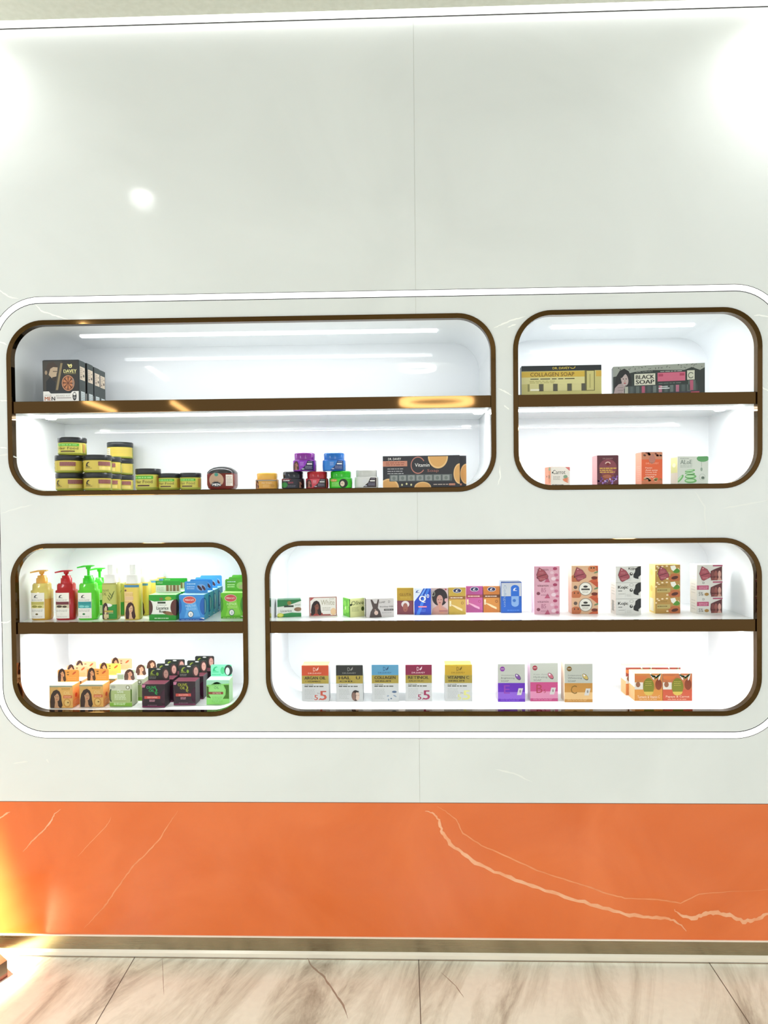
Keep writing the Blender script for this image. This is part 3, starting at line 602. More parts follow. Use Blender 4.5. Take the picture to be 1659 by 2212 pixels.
def black_soap():
    y = .05; x0 = pix(1329, 820, y)[0]; x1 = pix(1516, 820, y)[0]; h = pix(1420, 788, y)[1] - ZU1; rz = math.radians(-9); w = (x1 - x0) / math.cos(rz); d = .03
    root = empty('black_soap_box', ((x0 + x1) / 2, .05, ZU1), 'black soap gift box with pink stripes and a woman, turned slightly', 'box', rz=rz)
    mb = MB(); mb.box(-w / 2, w / 2, 0, d, 0, h, P('#232b28'), .0008, dict(T=P('#5f6862'))); S = S_box(w, d, h)
    rect(mb, S, 0, .0, 1, 1, P('#28322e'), 1); poly(mb, S, [(0, 1), (1, 1), (1, .86), (.95, .78), (.86, .88), (.78, .80), (.4, .84), (.24, .8), (.0, .66)], P('#9aa096'), 2)
    rd = random.Random(4)
    for k in range(40): u = rd.uniform(.02, .97); v = rd.uniform(.86, .985); ell(mb, S, u, v, .006, .012, P('#3a403c'), 3, n=6)
    woman(mb, S, .01, .04, .22, .92, P('#171a1a'), P('#b9a8a4'), 3, flip=False); poly(mb, S, [(.0, .02), (.02, .3), (.06, .42), (.1, .44), (.13, .3), (.1, .15), (.11, .02)], P('#a99896'), 7)
    for k in range(3): rect(mb, S, .05, .12 + .09 * k, .11, .13 + .09 * k, P('#6b5c5c'), 8)
    text(mb, S, 'DR. DAVEY', .26, .77, .44, .84, P('#8a9088'), 4); rect(mb, S, .235, .36, .465, .73, P('#d6d5c2'), 4); text(mb, S, 'BLACK', .25, .56, .45, .69, P('#26251f'), 5, .02); text(mb, S, 'SOAP', .25, .40, .45, .53, P('#26251f'), 5, .02)
    rect(mb, S, .49, .46, .79, .74, P('#c8647e'), 4); rect(mb, S, .5, .62, .55, .7, P('#a83e5a'), 5); rect(mb, S, .73, .62, .78, .7, P('#a83e5a'), 5); lines(mb, S, .5, .38, .76, .42, 1, P('#7d8880'), 4, .4); lines(mb, S, .52, .76, .77, .8, 1, P('#c9ccc4'), 4, .4)
    rect(mb, S, .81, .48, .89, .78, P('#c9cbb8'), 4); arc(mb, S, .85, .62, .03, .1, .25, P('#4f564c'), 5, 30, 330); poly(mb, S, [(.0, .02), (.0, .06), (.6, .09), (.95, .13), (.95, .04), (.5, .02)], P('#3a3440'), 5); rect(mb, S, .85, .05, .94, .1, P('#b04a60'), 6)
    mb.build('carton', root)
    wn = MB(); rect(wn, S, .12, .1, .92, .34, P('#3c4642', .06), 4)
    for k, c in enumerate(('#a8ab98', '#4a5450', '#5b6660', '#b0566e', '#4a5450', '#6b7670', '#b87688', '#54605a', '#68746e', '#b06c80', '#4f5a56', '#6b7670')): rect(wn, S, .13 + .062 * k, .11, .165 + .062 * k, .33, P(c, .08), 5)
    rect(wn, S, .82, .14, .9, .46, P('#5a665f', .08), 5); rect(wn, S, .84, .14, .875, .46, P('#b0566e', .08), 6); rect(wn, S, .5, .22, .62, .25, P('#e4eae8', .08), 7); rect(wn, S, .52, .28, .6, .3, P('#e4eae8', .08), 7)
    wn.build('window', root)
black_soap()
# ---- generic soap cartons
def carton(name, x0, x1, yt, yb, z, d, label, paint, side='#e8e8e4', top=None, left=None, y=None, rz=0, base='#dcdcd8', group=None, flaps=True, wscale=1, cat='box'):
    X, Y, w, h = fit(x0, x1, yt, yb, z, y); rz = math.radians(rz); w = w / math.cos(rz) * wscale
    root = empty(name, (X, Y, z), label, cat, group, rz)
    mb = MB(); mb.box(-w / 2, w / 2, 0, d, 0, h, P(side), .0008, dict(F=P(base), T=P(top or side), L=P(left or side), R=P(side)))
    S = S_box(w, d, h); paint(mb, S, S_box(w, d, h, 'L'), S_box(w, d, h, 'R'), S_box(w, d, h, 'T')); mb.build('carton', root)
    if flaps:
        f = MB(); f.box(-w / 2 + .0015, w / 2 - .0015, .0012, d - .001, h - .0004, h + .0009, P(top or side), .0004); f.build('top_flap', root)
    return root
def paint_carrot(mb, S, L, R, T):
    rect(mb, S, 0, 0, 1, 1, P('#e8e2d6'), 1); poly(mb, S, [(.75, 1), (1, 1), (1, .78)], P('#c8706a'), 2); text(mb, S, 'Carrot', .1, .62, .76, .84, P('#3f4038'), 3); lines(mb, S, .12, .3, .5, .52, 3, P('#8f8c80'), 3, .35); lines(mb, S, .06, .02, .7, .06, 1, P('#55544c'), 3, .7)
    for k in range(4): ell(mb, S, .78, .22 + .05 * k, .16, .035, P('#d9835c'), 3 + k, rot=-25 + 14 * k)
    ell(mb, S, .76, .48, .11, .09, P('#7d9a7c'), 7); ell(mb, S, .08, .7, .03, .05, P('#2c2c26'), 3)
    rect(mb, L, 0, 0, 1, 1, P('#eda184'), 1); ell(mb, L, .35, .5, .07, .05, P('#6b4630'), 3); poly(mb, L, [(.62, 1), (.6, .72), (.72, .6), (.6, .3), (.7, .1), (1, .2), (1, 1)], P('#d98a66'), 2); ell(mb, L, .8, .9, .16, .1, P('#7a8a6c'), 3); ell(mb, L, .72, .48, .08, .12, P('#5d5a38'), 3)
carton('carrot_soap_box', 1189, 1232, 1009, 1050, FLUR, .042, 'small peach and cream carrot soap box at the left end of the row', paint_carrot, '#eda184', left='#eda184', y=.085, rz=11, base='#e8e2d6')
def paint_brown(mb, S, L, R, T):
    rect(mb, S, 0, 0, 1, 1, P('#5a2830'), 1); ell(mb, S, .5, .58, .42, .3, P('#82404a'), 2); text(mb, S, 'DR.DAVEY', .26, .87, .74, .92, P('#a8847e'), 3); arc(mb, S, .5, .72, .13, .07, .4, P('#e6c8b8'), 3, 0, 180); ell(mb, S, .5, .7, .09, .05, P('#7a2c2a'), 4)
    lines(mb, S, .12, .4, .9, .6, 3, P('#d8b04c'), 4, .55, 3); ell(mb, S, .5, .25, .32, .14, P('#7a3c28'), 3); ell(mb, S, .46, .29, .2, .06, P('#a05c40'), 4)
    rd = random.Random(2)
    for k in range(22): u, v = rd.uniform(.04, .96), rd.uniform(.02, .2) + abs(rd.uniform(-.1, .1)); ell(mb, S, u, v, .06, .03, P(rd.choice(('#7d4f9a', '#a07cc0', '#5c3878', '#c9b0dc'))), 5, n=6, rot=rd.uniform(0, 180))
    rect(mb, L, 0, 0, 1, 1, P('#d9a5a6'), 1)
carton('almond_soap_box', 1290, 1336, 984, 1048, FLUR, .05, 'dark maroon soap box with purple flowers beside the orange one', paint_brown, '#6a3440', '#5a2c34', '#c98f92', y=.06, base='#5a2830')
def paint_orange(mb, S, L, R, T):
    rect(mb, S, 0, 0, 1, 1, P('#dd6236'), 1); rect(mb, S, 0, .78, 1, 1, P('#c98462'), 2); rect(mb, S, 0, 0, 1, .12, P('#c07450'), 2); ell(mb, S, .5, .78, .16, .13, P('#b87a6a'), 3); text(mb, S, 'DR.DAVEY', .2, .63, .82, .68, P('#f0b090'), 3)
    for k, t in enumerate(('Papaya', 'Anti acne', 'Honey Soft', 'Cleansing', 'SOAP')): text(mb, S, t, .18, .49 - .07 * k, (.5, .76, .72, .7, .6)[k], .535 - .07 * k, P('#f6d8c4'), 3, .01)
    rd = random.Random(5)
    for k in range(12): ell(mb, S, rd.uniform(.05, .95), rd.uniform(.11, .19), .08, .03, P(rd.choice(('#d9b88c', '#a8683c', '#8f8a4c', '#e8d0b0'))), 4, n=8, rot=rd.uniform(-30, 30)); ell(mb, S, rd.uniform(.05, .95), rd.uniform(.88, .99), .07, .03, P(rd.choice(('#7a4030', '#a87c6c', '#5c3a2c'))), 4, n=8, rot=rd.uniform(-30, 30))
    rect(mb, L, 0, 0, 1, 1, P('#eea184'), 1); lines(mb, L, .2, .1, .8, .6, 8, P('#f2b8a0'), 2)
carton('papaya_soap_box', 1386, 1431, 977, 1046, FLUR, .05, 'bright orange upright soap box between the maroon and aloe boxes', paint_orange, '#e28a62', '#6b4034', '#eea184', y=.06, base='#dd6236')
def paint_aloe(mb, S, L, R, T):
    rect(mb, S, 0, 0, 1, 1, P('#d5dbd0'), 1); text(mb, S, 'ALoE', .08, .72, .46, .88, P('#8a968a'), 3, .01); lines(mb, S, .08, .6, .5, .7, 2, P('#a5b0a4'), 3, .35); lines(mb, S, .08, .91, .38, .95, 1, P('#8a968a'), 3)
    ell(mb, S, .82, .92, .2, .12, P('#5f9c62'), 3); rect(mb, S, .77, .62, .78, .82, P('#7d9480'), 3); ell(mb, S, .775, .53, .035, .07, P('#8fa090'), 3); arc(mb, S, .8, .25, .1, .12, .12, P('#b0b8ac'), 3); ell(mb, S, .82, .22, .05, .05, P('#5c6a5c'), 4)
    for cx_, cy_, ru, rv, r_ in ((.4, .48, .17, .05, 8), (.4, .38, .17, .05, -4), (.42, .27, .19, .08, 2), (.42, .12, .2, .09, 0), (.08, .2, .16, .06, 50)): ell(mb, S, cx_, cy_, ru, rv, P('#6fae68'), 3, rot=r_); ell(mb, S, cx_ - .02, cy_ + .01, ru * .75, rv * .5, P('#b9dcb0'), 4, rot=r_)
    rect(mb, L, 0, 0, 1, 1, P('#dfe4d6'), 1); rect(mb, L, .05, .42, .95, .98, P('#d8e8a0'), 2); ell(mb, L, .5, .7, .25, .08, P('#f2f6d8'), 3)
carton('aloe_soap_box', 1464, 1530, 986, 1046, FLUR, .05, 'pale box with stacked green aloe slices at the right end', paint_aloe, '#dfe4d6', '#b9c2b4', '#d8e8a0', y=.065, base='#d5dbd0')
# ---- pump bottles
def pump_bottle(u, y, ytop_body, z, body, cap, spout_dir, raised, label, patch, liquid=None, wpx=43):
    X = jx(u, y); k = 1.28e-3 * (D + y) / D; rx = wpx * k / 2; ry = rx * .72; hb = pix(u, ytop_body, y)[1] - z
    root = empty('pump_bottle', (X, y, z), label, 'bottle', 'pump bottles on the shelf', rz=math.radians(6))
    b = MB(); E = 3.2
    secs = [(0, rx * .86, ry * .86, E), (.002, rx * .95, ry * .95, E), (.008, rx, ry, E), (hb * .80, rx, ry, E), (hb * .82, rx * .86, ry * .9, E), (hb * .96, rx * .84, ry * .86, E), (hb, rx * .74, ry * .78, 2.6)]
    if liquid:
        b.loft([q for q in secs[:3]] + [(hb * .58, rx, ry, E)], liquid); b.loft([(hb * .58, rx, ry, E)] + secs[3:], body)
    else: b.loft(secs, body)
    b.build('bottle_body', root)
    c = MB(); r = rx * .52; h0 = hb
    c.loft([(h0 - .001, r * 1.05, r * 1.05, 2), (h0 + .014, r, r, 2), (h0 + .015, r * .8, r * .8, 2), (h0 + .021, r * .78, r * .78, 2), (h0 + .022, r * .5, r * .5, 2)], cap); c.build('collar', root)
    pz = h0 + .021; up = .018 if raised else .004
    p = MB(); p.loft([(pz, .0035, .0035, 2), (pz + up, .0038, .0038, 2), (pz + up + .002, r * .45, r * .45, 2), (pz + up + .009, r * .5, r * .5, 2)], cap, 20)
    zt = pz + up + .008; s = spout_dir
    p.prism([(-s * .016, zt + .001), (-s * .004, zt - .001), (s * .008, zt - .0008), (s * .030, zt - .004), (s * .0305, zt - .0005), (s * .014, zt + .0035), (-s * .004, zt + .0042), (-s * .015, zt + .0035)], -.006, .006, cap)
    p.build('pump_head', root)
    lb = MB(); S = S_super(rx, ry, E, hb * .05, hb * .70, -rx * .88, rx * .5)
    rect(lb, S, 0, 0, 1, 1, P('#ebe8de'), 1, 8); bird(lb, S, .4, .86, .3, .13, P('#2c2c2a')); lines(lb, S, .08, .68, .92, .76, 2, P('#aaa79c'), 2, .4)
    rect(lb, S, .02, .54, .98, .655, P(patch[0]), 2, 6); rect(lb, S, .02, .40, .98, .54, P(patch[1]), 2, 6); ell(lb, S, .3, .47, .2, .045, P(patch[2]), 3); ell(lb, S, .68, .46, .16, .04, P(patch[2]), 3)
    lines(lb, S, .06, .26, .94, .36, 2, P('#a5a298'), 2, .4); ell(lb, S, .45, .17, .1, .035, P(patch[3]), 3); lines(lb, S, .12, .04, .9, .1, 2, P('#b5b2a8'), 2, .4)
    lb.build('label', root)
# y of each from shelf contact
yb_ = lambda u, v: pixz(u, v, ZL1)[1]
pump_bottle(86, .058, 1259, ZL1, P('#f0dc7a', .1, 0, .35), P('#dba348', .25), -1, False, 'yellow pump bottle with cream label, leftmost on its shelf', ('#b9ae5c', '#d9cf86', '#8f8a3c', '#6b5c2c'), P('#d9a83c', .1, 0, .3))
pump_bottle(139, .058, 1259, ZL1, P('#a81a20', .12), P('#b01c24', .22), -1, False, 'red pump bottle between the yellow and lime ones', ('#6b2c34', '#c9c0a4', '#4a3a2c', '#e4e0d4'))
pump_bottle(187, .058, 1259, ZL1, P('#62dc3a', .1, 0, .25), P('#35c322', .25), -1, True, 'lime green pump bottle in the front row with raised pump', ('#2c8a8c', '#3a9c9a', '#7cc9c4', '#2c7a3c'))
pump_bottle(211, .145, 1263, ZL1, P('#62dc3a', .1, 0, .25), P('#35c322', .25), -1, True, 'lime green pump bottle standing behind the front one', ('#2f9c2c', '#3aac34', '#7cd974', '#2c7a3c'), wpx=40)
# ---- spray bottles with white caps
def spray_bottle(u, y, ycap, ytop, z, wpx, kind, label, rz=0):
    X = jx(u, y); k = 1.28e-3 * (D + y) / D; rx = wpx * k / 2; ry = rx * .8; hb = pix(u, ycap, y)[1] - z; ht = pix(u, ytop, y)[1] - z
    root = empty('spray_bottle', (X, y, z), label, 'bottle', 'capped oil bottles', rz=math.radians(rz)); E = 4.5
    body = P('#b4b35c', .08, 0, .2) if kind == 'olive' else P('#dcc558', .1, 0, .2)
    b = MB(); b.loft([(0, rx * .9, ry * .9, E), (.002, rx * .97, ry * .97, E), (.006, rx, ry, E), (hb - .004, rx, ry, E), (hb - .001, rx * .93, ry * .93, E), (hb, rx * .8, ry * .8, 3)], body); b.build('bottle_body', root)
    c = MB(); wc = P('#efeee8', .3); h1 = hb + (ht - hb) * .44
    c.loft([(hb - .0005, rx * .84, ry * .9, 3), (h1, rx * .82, ry * .88, 3), (h1 + .001, rx * .7, ry * .75, 3)], wc); c.build('cap_collar', root)
    n = MB(); n.loft([(h1, rx * .42, rx * .42, 2.2), (ht - .003, rx * .4, rx * .4, 2.2), (ht, rx * .34, rx * .34, 2.2)], P('#f4f3ee', .3)); n.prism([(-rx * .5, ht - .004), (-rx * .3, ht - .006), (rx * .2, ht - .005), (rx * .25, ht - .0008), (-rx * .48, ht - .0008)], -.005, .005, P('#f4f3ee', .3)); n.build('spray_nozzle', root)
    lb = MB(); S = S_super(rx, ry, E, hb * .03, hb * .93, -rx * .95, rx * .95)
    if kind == 'olive':
        rect(lb, S, 0, .42, 1, 1, P('#b7ba62', .12), 1, 6); rect(lb, S, .0, 0, 1, .42, P('#2a8a34'), 1, 6); text(lb, S, 'OLIVE', .05, .80, .52, .86, P('#5a6822'), 3); text(lb, S, 'OIL', .05, .69, .36, .77, P('#4a5a1c'), 3)
        for k_ in range(6): ell(lb, S, .56 + (.1 if k_ % 2 else -.06) + .03 * k_, .58 + .035 * k_, .11, .016, P('#4a5c24'), 3, n=10, rot=(35 if k_ % 2 else -30))
        ell(lb, S, .45, .4, .28, .05, P('#e4e6dc'), 3); woman(lb, S, .02, .0, .5, .48, P('#3c1d16'), P('#d8bb98'), 4); rect(lb, S, .2, .2, .8, .25, P('#b5a04c'), 8); rect(lb, S, .2, .17, .8, .18, P('#efe6c0'), 8); rect(lb, S, .16, .03, .5, .14, P('#cdbb8a'), 8)
    else:
        rect(lb, S, 0, 0, 1, .93, P('#e0c65a', .12), 1, 6); rect(lb, S, 0, .93, 1, 1, P('#4a86a8'), 1, 6); rect(lb, S, 0, 0, .62, .8, P('#e3c586'), 2, 4); lines(lb, S, .14, .68, .7, .76, 2, P('#c9a05c'), 3, .4); rect(lb, S, .12, .56, .66, .66, P('#dcb98c'), 3); ell(lb, S, .12, .84, .08, .03, P('#6b4a3c'), 3)
        for k_ in range(5): ell(lb, S, .1 + .12 * k_, .5, .04, .015, P('#c98a3c'), 4, n=8)
        woman(lb, S, .08, .0, .8, .5, P('#3c1d18'), P('#d9b08a'), 4)
    lb.build('label', root)
def zy(u, v): return pixz(u, v, ZL1)[1]
spray_bottle(236, .055, 1258, 1219, ZL1, 34, 'olive', 'green olive oil bottle with white cap, front of the pair')
spray_bottle(252, .125, 1258, 1224, ZL1, 32, 'olive', 'green olive oil bottle standing behind its twin')
spray_bottle(284, .055, 1259, 1219, ZL1, 34, 'yellow', 'yellow oil bottle with white cap, frontmost of its row of four')
spray_bottle(304, .125, 1256, 1225, ZL1, 33, 'yellow', 'yellow oil bottle, second from the front of its row')
spray_bottle(322, .19, 1250, 1224, ZL1, 31, 'yellow', 'yellow oil bottle, third in its row, mostly hidden by green boxes')
spray_bottle(338, .25, 1246, 1223, ZL1, 30, 'yellow', 'yellow oil bottle at the rear of its row by the back panel')
# ---- boxes with header card
def header_box(name, X, Y, z, w, d, h, hh, label, group, body, style, notch=True, rz=0, hw=.94):
    root = empty(name, (X, Y, z), label, 'box', group, rz=math.radians(rz))
    mb = MB(); mb.box(-w / 2, w / 2, 0, d, 0, h, P(body['side']), .0008, dict(F=P(body['front']), T=P(body['top']), L=P(body['side']))); S = S_box(w, d, h); R = S_box(w, d, h, 'R')
    cd = MB(); w2 = w * hw
    cd.prism([(-w2 / 2, 0), (w2 / 2, 0), (w2 / 2, hh - .003), (w2 / 2 - .003, hh), (-w2 / 2 + .003, hh), (-w2 / 2, hh - .003)], -.0006, .0006, P(body['card'])); C = lambda u, v, l=1: (-w2 / 2 + u * w2, -.0006 - EPS * l, v * hh)
    wn, wr = MB(), MB()
    if style == 'licorice':
        rect(mb, S, 0, .24, 1, .80, P('#e9ece2'), 1); poly(mb, S, [(0, 0), (1, 0), (1, .26), (.5, .19), (0, .26)], P('#28902c'), 2); poly(mb, S, [(0, 1), (1, 1), (1, .84), (.82, .78), (.2, .74), (0, .8)], P('#2a9a30'), 2)
        text(mb, S, 'Licorice', .28, .42, .72, .55, P('#26301f'), 4, .01); text(mb, S, 'Root', .38, .3, .62, .4, P('#26301f'), 4, .01); ell(mb, S, .72, .28, .22, .07, P('#8b6444'), 3, rot=-12); ell(mb, S, .46, .84, .07, .06, P('#7a6a34'), 4); ell(mb, S, .72, .86, .12, .07, P('#a8b83a'), 4); rect(mb, S, .32, .66, .62, .73, P('#2c3a24'), 4); lines(mb, S, .2, .05, .76, .12, 1, P('#c9e6c0'), 4, .5); lines(mb, S, .3, .58, .68, .62, 1, P('#8f968a'), 4)
        ell(wn, S, 0, .5, .14, .3, P('#4f3326', .1), 4, -90, 90); ell(wr, S, 1, .5, .2, .32, P('#5c2f26', .1), 4, 90, 270); ell(wr, R, 0, .5, .5, .32, P('#6b3a30', .1), 1, -90, 90)
        rect(cd, C, 0, 0, 1, .62, P('#e6ebda'), 1); poly(cd, C, [(0, .62), (0, 1), (1, 1), (1, .8)], P('#2c9a34'), 2); text(cd, C, 'FREE', .06, .12, .32, .46, P('#c4cbb8'), 3)
        for k in range(4): rect(cd, C, .42 + .14 * k, .12, .53 + .14 * k, .62, P(('#8b6a48', '#a08460', '#7c5c40', '#9a7c58')[k]), 3)
        lines(cd, C, .06, .74, .3, .94, 2, P('#9fd09a'), 4)
    elif style in ('blue', 'green'):
        bl = style == 'blue'; c1, c2, c3 = ('#3f8fd6', '#1f5fb0', '#9fc9ee') if bl else ('#5fb52a', '#3c8a1c', '#b5e07a')
        rect(mb, S, 0, 0, 1, 1, P('#3a8ad2' if bl else '#66bc28'), 1); poly(mb, S, [(.2, .1), (.45, .9), (.6, .9), (.85, .15)], P('#5aa6e4' if bl else '#86cf48'), 2); ell(mb, S, .42, .8, .23, .125, P('#c9484a'), 4); ell(mb, S, .42, .8, .26, .15, P('#d9b0a8'), 3)
        text(mb, S, "MIRACLE'S", .24, .765, .6, .84, WHT, 5); text(mb, S, 'HEALTHY' if bl else 'REPAIR', .26, .52, .68, .62, P('#b8dcf6' if bl else '#d8f2b0'), 4); text(mb, S, 'RELAXER' if bl else 'INTENSIVE', .28, .41, .7, .49, P('#a5cff2' if bl else '#c6e894'), 4)
        ell(mb, S, .46, .24, .115, .13, P('#2a4a6a'), 4); ell(mb, S, .46, .24, .095, .105, WHT, 5); ell(mb, S, .47, .23, .03, .06, P('#b8c4cc'), 6); rect(mb, S, 0, 0, 1, .07, P('#1c4f9c' if bl else '#4c9c1c'), 3); lines(mb, S, .08, .015, .85, .05, 1, P('#9cc6ee' if bl else '#c2ea98'), 4); poly(mb, S, [(.82, .1), (1, .1), (1, .04)], WHT, 5)
        ell(wn, S, 0, .55, .1, .3, P(c2, .1), 4, -90, 90); ell(wr, S, 1, .55, .17, .34, P(c2, .1), 4, 90, 270); ell(wr, R, 0, .55, .55, .34, P(c2, .1), 1, -90, 90); ell(wr, R, .1, .55, .3, .28, P(c3, .1), 2, -90, 90)
        lines(cd, C, .1, .28, .46, .62, 2, P('#a9c8ea' if bl else '#c8ecb0'), 2, .5); ell(cd, C, .72, .45, .2, .3, P('#7fa6d6' if bl else '#93c46c'), 2); ell(cd, C, .66, .42, .07, .24, P('#3a2432'), 3, rot=20) if bl else ell(cd, C, .8, .35, .16, .2, P('#a8a880'), 3); ell(cd, C, .83, .42, .06, .22, P('#4a2a34'), 3, rot=15) if bl else None; lines(cd, C, .1, .72, .5, .86, 1, P('#d6ecfa'), 2, .4)
    elif style == 'amber':
        rect(mb, S, 0, 0, 1, 1, P('#dba85a'), 1); rect(mb, S, 0, .93, .98, 1, P('#8c9684'), 2); poly(mb, S, [(.0, 0), (.0, .93), (.35, .93), (.6, 0)], P('#c9a05c'), 2); woman(mb, S, .01, .0, .56, .82, P('#38251a'), P('#c0916a'), 4); lines(mb, S, .52, .8, .92, .9, 2, P('#8f7434'), 3, .35); rect(mb, S, .6, .43, .98, .56, P('#c8683c'), 4); lines(mb, S, .64, .45, .94, .54, 2, P('#f0c8a0'), 5, .35)
        text(mb, S, 'OIL', .62, .6, .9, .74, P('#e8c88a'), 3); arc(mb, S, .76, .22, .15, .19, .12, P('#b07c34'), 4); ell(mb, S, .76, .22, .1, .13, P('#e0bc70'), 4); ell(mb, S, .8, .24, .04, .03, P('#6b4a1c'), 6)
        poly(mb, R, [(0, 0), (1, 0), (1, .5), (0, .3)], P('#e69456'), 1); ell(mb, R, .45, .5, .15, .1, P('#d04a2c'), 2); lines(mb, R, .2, .12, .8, .3, 3, P('#f0bb90'), 3)
        woman(cd, C, .0, .0, .4, 1.12, P('#38211a'), P('#d09a74'), 3); ell(cd, C, .78, .72, .05, .16, P('#c8582c'), 2, rot=-30); lines(cd, C, .44, .5, .54, .9, 2, P('#5c4020'), 2); lines(cd, C, .48, .12, .9, .42, 2, P('#e9b06a'), 2, .4)
    elif style == 'mayo':
        rect(mb, S, 0, 0, 1, 1, P('#a9b97a'), 1); rect(mb, S, 0, .72, 1, 1, P('#c9cbb4'), 2); rect(mb, S, 0, 0, 1, .16, P('#7fae3c'), 2); text(mb, S, 'Olive', .34, .6, .62, .76, P('#e9efe0'), 4); lines(mb, S, .22, .3, .74, .56, 4, P('#dfe9c6'), 4, .5); ell(mb, S, .82, .86, .09, .09, P('#7d8060'), 4); ell(mb, S, .82, .86, .05, .06, P('#e9ece0'), 5); ell(mb, S, .16, .88, .11, .07, P('#a5a898'), 4); lines(mb, S, .18, .06, .74, .18, 2, P('#dcecc0'), 4, .5)
        ell(wn, S, .06, .5, .08, .28, P('#5f6640', .1), 4, 90, 270); ell(wr, S, .94, .5, .1, .3, P('#55702c', .1), 4, -90, 90); arc(wn, S, .08, .5, .1, .3, .3, P('#3c4424', .1), 5, 90, 270)
        cd = MB(); cd.box(-w2 / 2, w2 / 2, -.0006, .0006, 0, hh * .62, P('#e3e6dc'), .0003); rect(cd, C, .06, .1, .34, .5, P('#a8b89a'), 2); woman(cd, lambda u, v, l=1: (-w2 / 2 + u * w2, -.0006 - EPS * l, v * hh), .36, 0, .9, 1.02, P('#4a2c20'), P('#dca082'), 3)
    elif style == 'dark':
        rect(mb, S, 0, 0, 1, 1, P('#2a1a22'), 1); rect(mb, S, 0, 0, 1, .06, P('#6b1f45'), 2); text(mb, S, 'OLIVE', .2, .80, .62, .92, P(body['ink']), 4, .01); text(mb, S, 'OIL', .3, .67, .54, .78, P(body['ink']), 4, .01)
        for k in range(5): ell(mb, S, .62 + .02 * (k % 2), .58 + .05 * k, .07, .018, P(body['ink']), 4, n=8, rot=-30 + 30 * k)
        rect(mb, S, .1, .37, .8, .49, P('#c95048'), 4); text(mb, S, 'EDGE CONTROL', .24, .40, .68, .46, P('#f6d9cc'), 5); lines(mb, S, .32, .24, .58, .34, 2, P('#d99aa8'), 4, .55); lines(mb, S, .24, .07, .68, .12, 1, P('#8a6a78'), 4); poly(mb, S, [(0, .98), (.16, .98), (.12, .86), (0, .86)], P('#c77a9a'), 4)
        ell(wn, S, 0, .42, .1, .3, P('#3c2430', .08), 3, -90, 90); ell(wr, S, 1, .42, .2, .34, P('#3a1a2c', .08), 3, 90, 270)
        bird(cd, C, .22, .62, .26, .46, P('#8a9c3a'), 2); ell(cd, C, .44, .5, .06, .14, P('#7a9a34'), 2); lines(cd, C, .05, .1, .4, .32, 2, P('#8a9088'), 2, .4); ell(cd, C, .83, .5, .16, .46, P('#4a3434'), 2); ell(cd, C, .85, .5, .11, .34, P('#c09488'), 3); ell(cd, C, .82, .55, .015, .03, BLK, 4, n=6); ell(cd, C, .89, .55, .015, .03, BLK, 4, n=6); ell(cd, C, .5, .9, .1, .05, P('#dadcd8'), 3)
    else:                                        # lime
        rect(mb, S, 0, 0, 1, 1, P('#8ed870'), 1); poly(mb, S, [(0, 1), (1, 1), (1, .86), (0, .8)], P('#a8e0c0'), 2); ell(mb, S, .46, .5, .34, .42, P('#9adf84'), 2); text(mb, S, 'OLIVE', .22, .76, .66, .86, P('#6fb06a'), 4); text(mb, S, 'OIL', .34, .64, .56, .74, P('#5c8f5c'), 4); rect(mb, S, .08, .42, .74, .52, P('#8c4a38'), 4); text(mb, S, 'EXTREME', .28, .44, .64, .5, P('#f0d6c8'), 5); lines(mb, S, .24, .1, .72, .34, 4, P('#6fc04c'), 4, .3)
        poly(wn, S, [(.01, .3), (.01, .76), (.1, .72), (.1, .4), (.2, .26)], P('#3f5a1c', .1), 4); poly(wr, S, [(.99, .24), (.99, .8), (.76, .8), (.86, .6), (.84, .4), (.72, .24)], P('#3c6a1c', .1), 4)
        bird(cd, C, .22, .6, .3, .5, P('#2fae74'), 2); ell(cd, C, .56, .5, .1, .3, P('#4fb87c'), 2); ell(cd, C, .84, .52, .2, .46, P('#2a2f2c'), 2); ell(cd, C, .8, .44, .1, .32, P('#d8dcd8'), 3); lines(cd, C, .06, .08, .5, .26, 1, P('#5cc090'), 2)
    mb.build('carton', root)
    if wn.v: wn.build('window', root)
    if wr.v: wr.build('window', root)
    c = cd.build('header_card', root, (0, d - .0012, h))
    return root
def hrow(name, x0, x1, yt, yb, z, d, hh_px, cnt, gap, labels, group, body, style, dx=0.0, yf=None, hw=.94):
    X, Y, w, h = fit(x0, x1, yt, yb, z, yf)
    for i in range(cnt):
        hh = hh_px * 1.28e-3 * (D + Y + d) / D
        header_box(name, X + dx * i, Y + i * gap, z, w, d, h, hh, labels[i], group, body[i] if isinstance(body, list) else body, style, hw=hw)
hrow('licorice_cream_box', 322, 380, 1285, 1340, ZL1, .05, 26, 2, .062, ['green licorice hair cream box with header card, front one', 'green licorice hair cream box behind its twin'], 'green licorice hair cream boxes', dict(side='#3aa33c', front='#2c962f', top='#9fdc96', card='#2c9a34'), 'licorice')
hrow('relaxer_box', 387, 441, 1285, 1340, ZL1, .045, 25, 4, .051, ['blue relaxer box with red oval, frontmost of the blue row', 'blue relaxer box, second from the front', 'blue relaxer box, third from the front', 'blue relaxer box at the back of the blue row'], 'blue hair relaxer boxes', dict(side='#3a9cd0', front='#3a8ad2', top='#a8d4f4', card='#3f8ed2'), 'blue')
hrow('repair_cream_box', 477, 528, 1281, 1336, ZL1, .045, 26, 3, .055, ['lime green cream box with red oval, front one at the shelf end', 'lime green cream box, middle one of the row by the frame', 'lime green cream box, rear one of the row by the frame'], 'lime green cream boxes', dict(side='#52a022', front='#66bc28', top='#b5e888', card='#55a82e'), 'green', dx=-.004)
AM = dict(side='#eea55e', front='#dba85a', top='#f6dfa2', card='#e6a04c')
AP = dict(side='#f0b888', front='#e8b878', top='#f8e4c4', card='#f0b48c'); AY = dict(side='#f0b060', front='#e6b860', top='#f8e4a4', card='#f0c258')
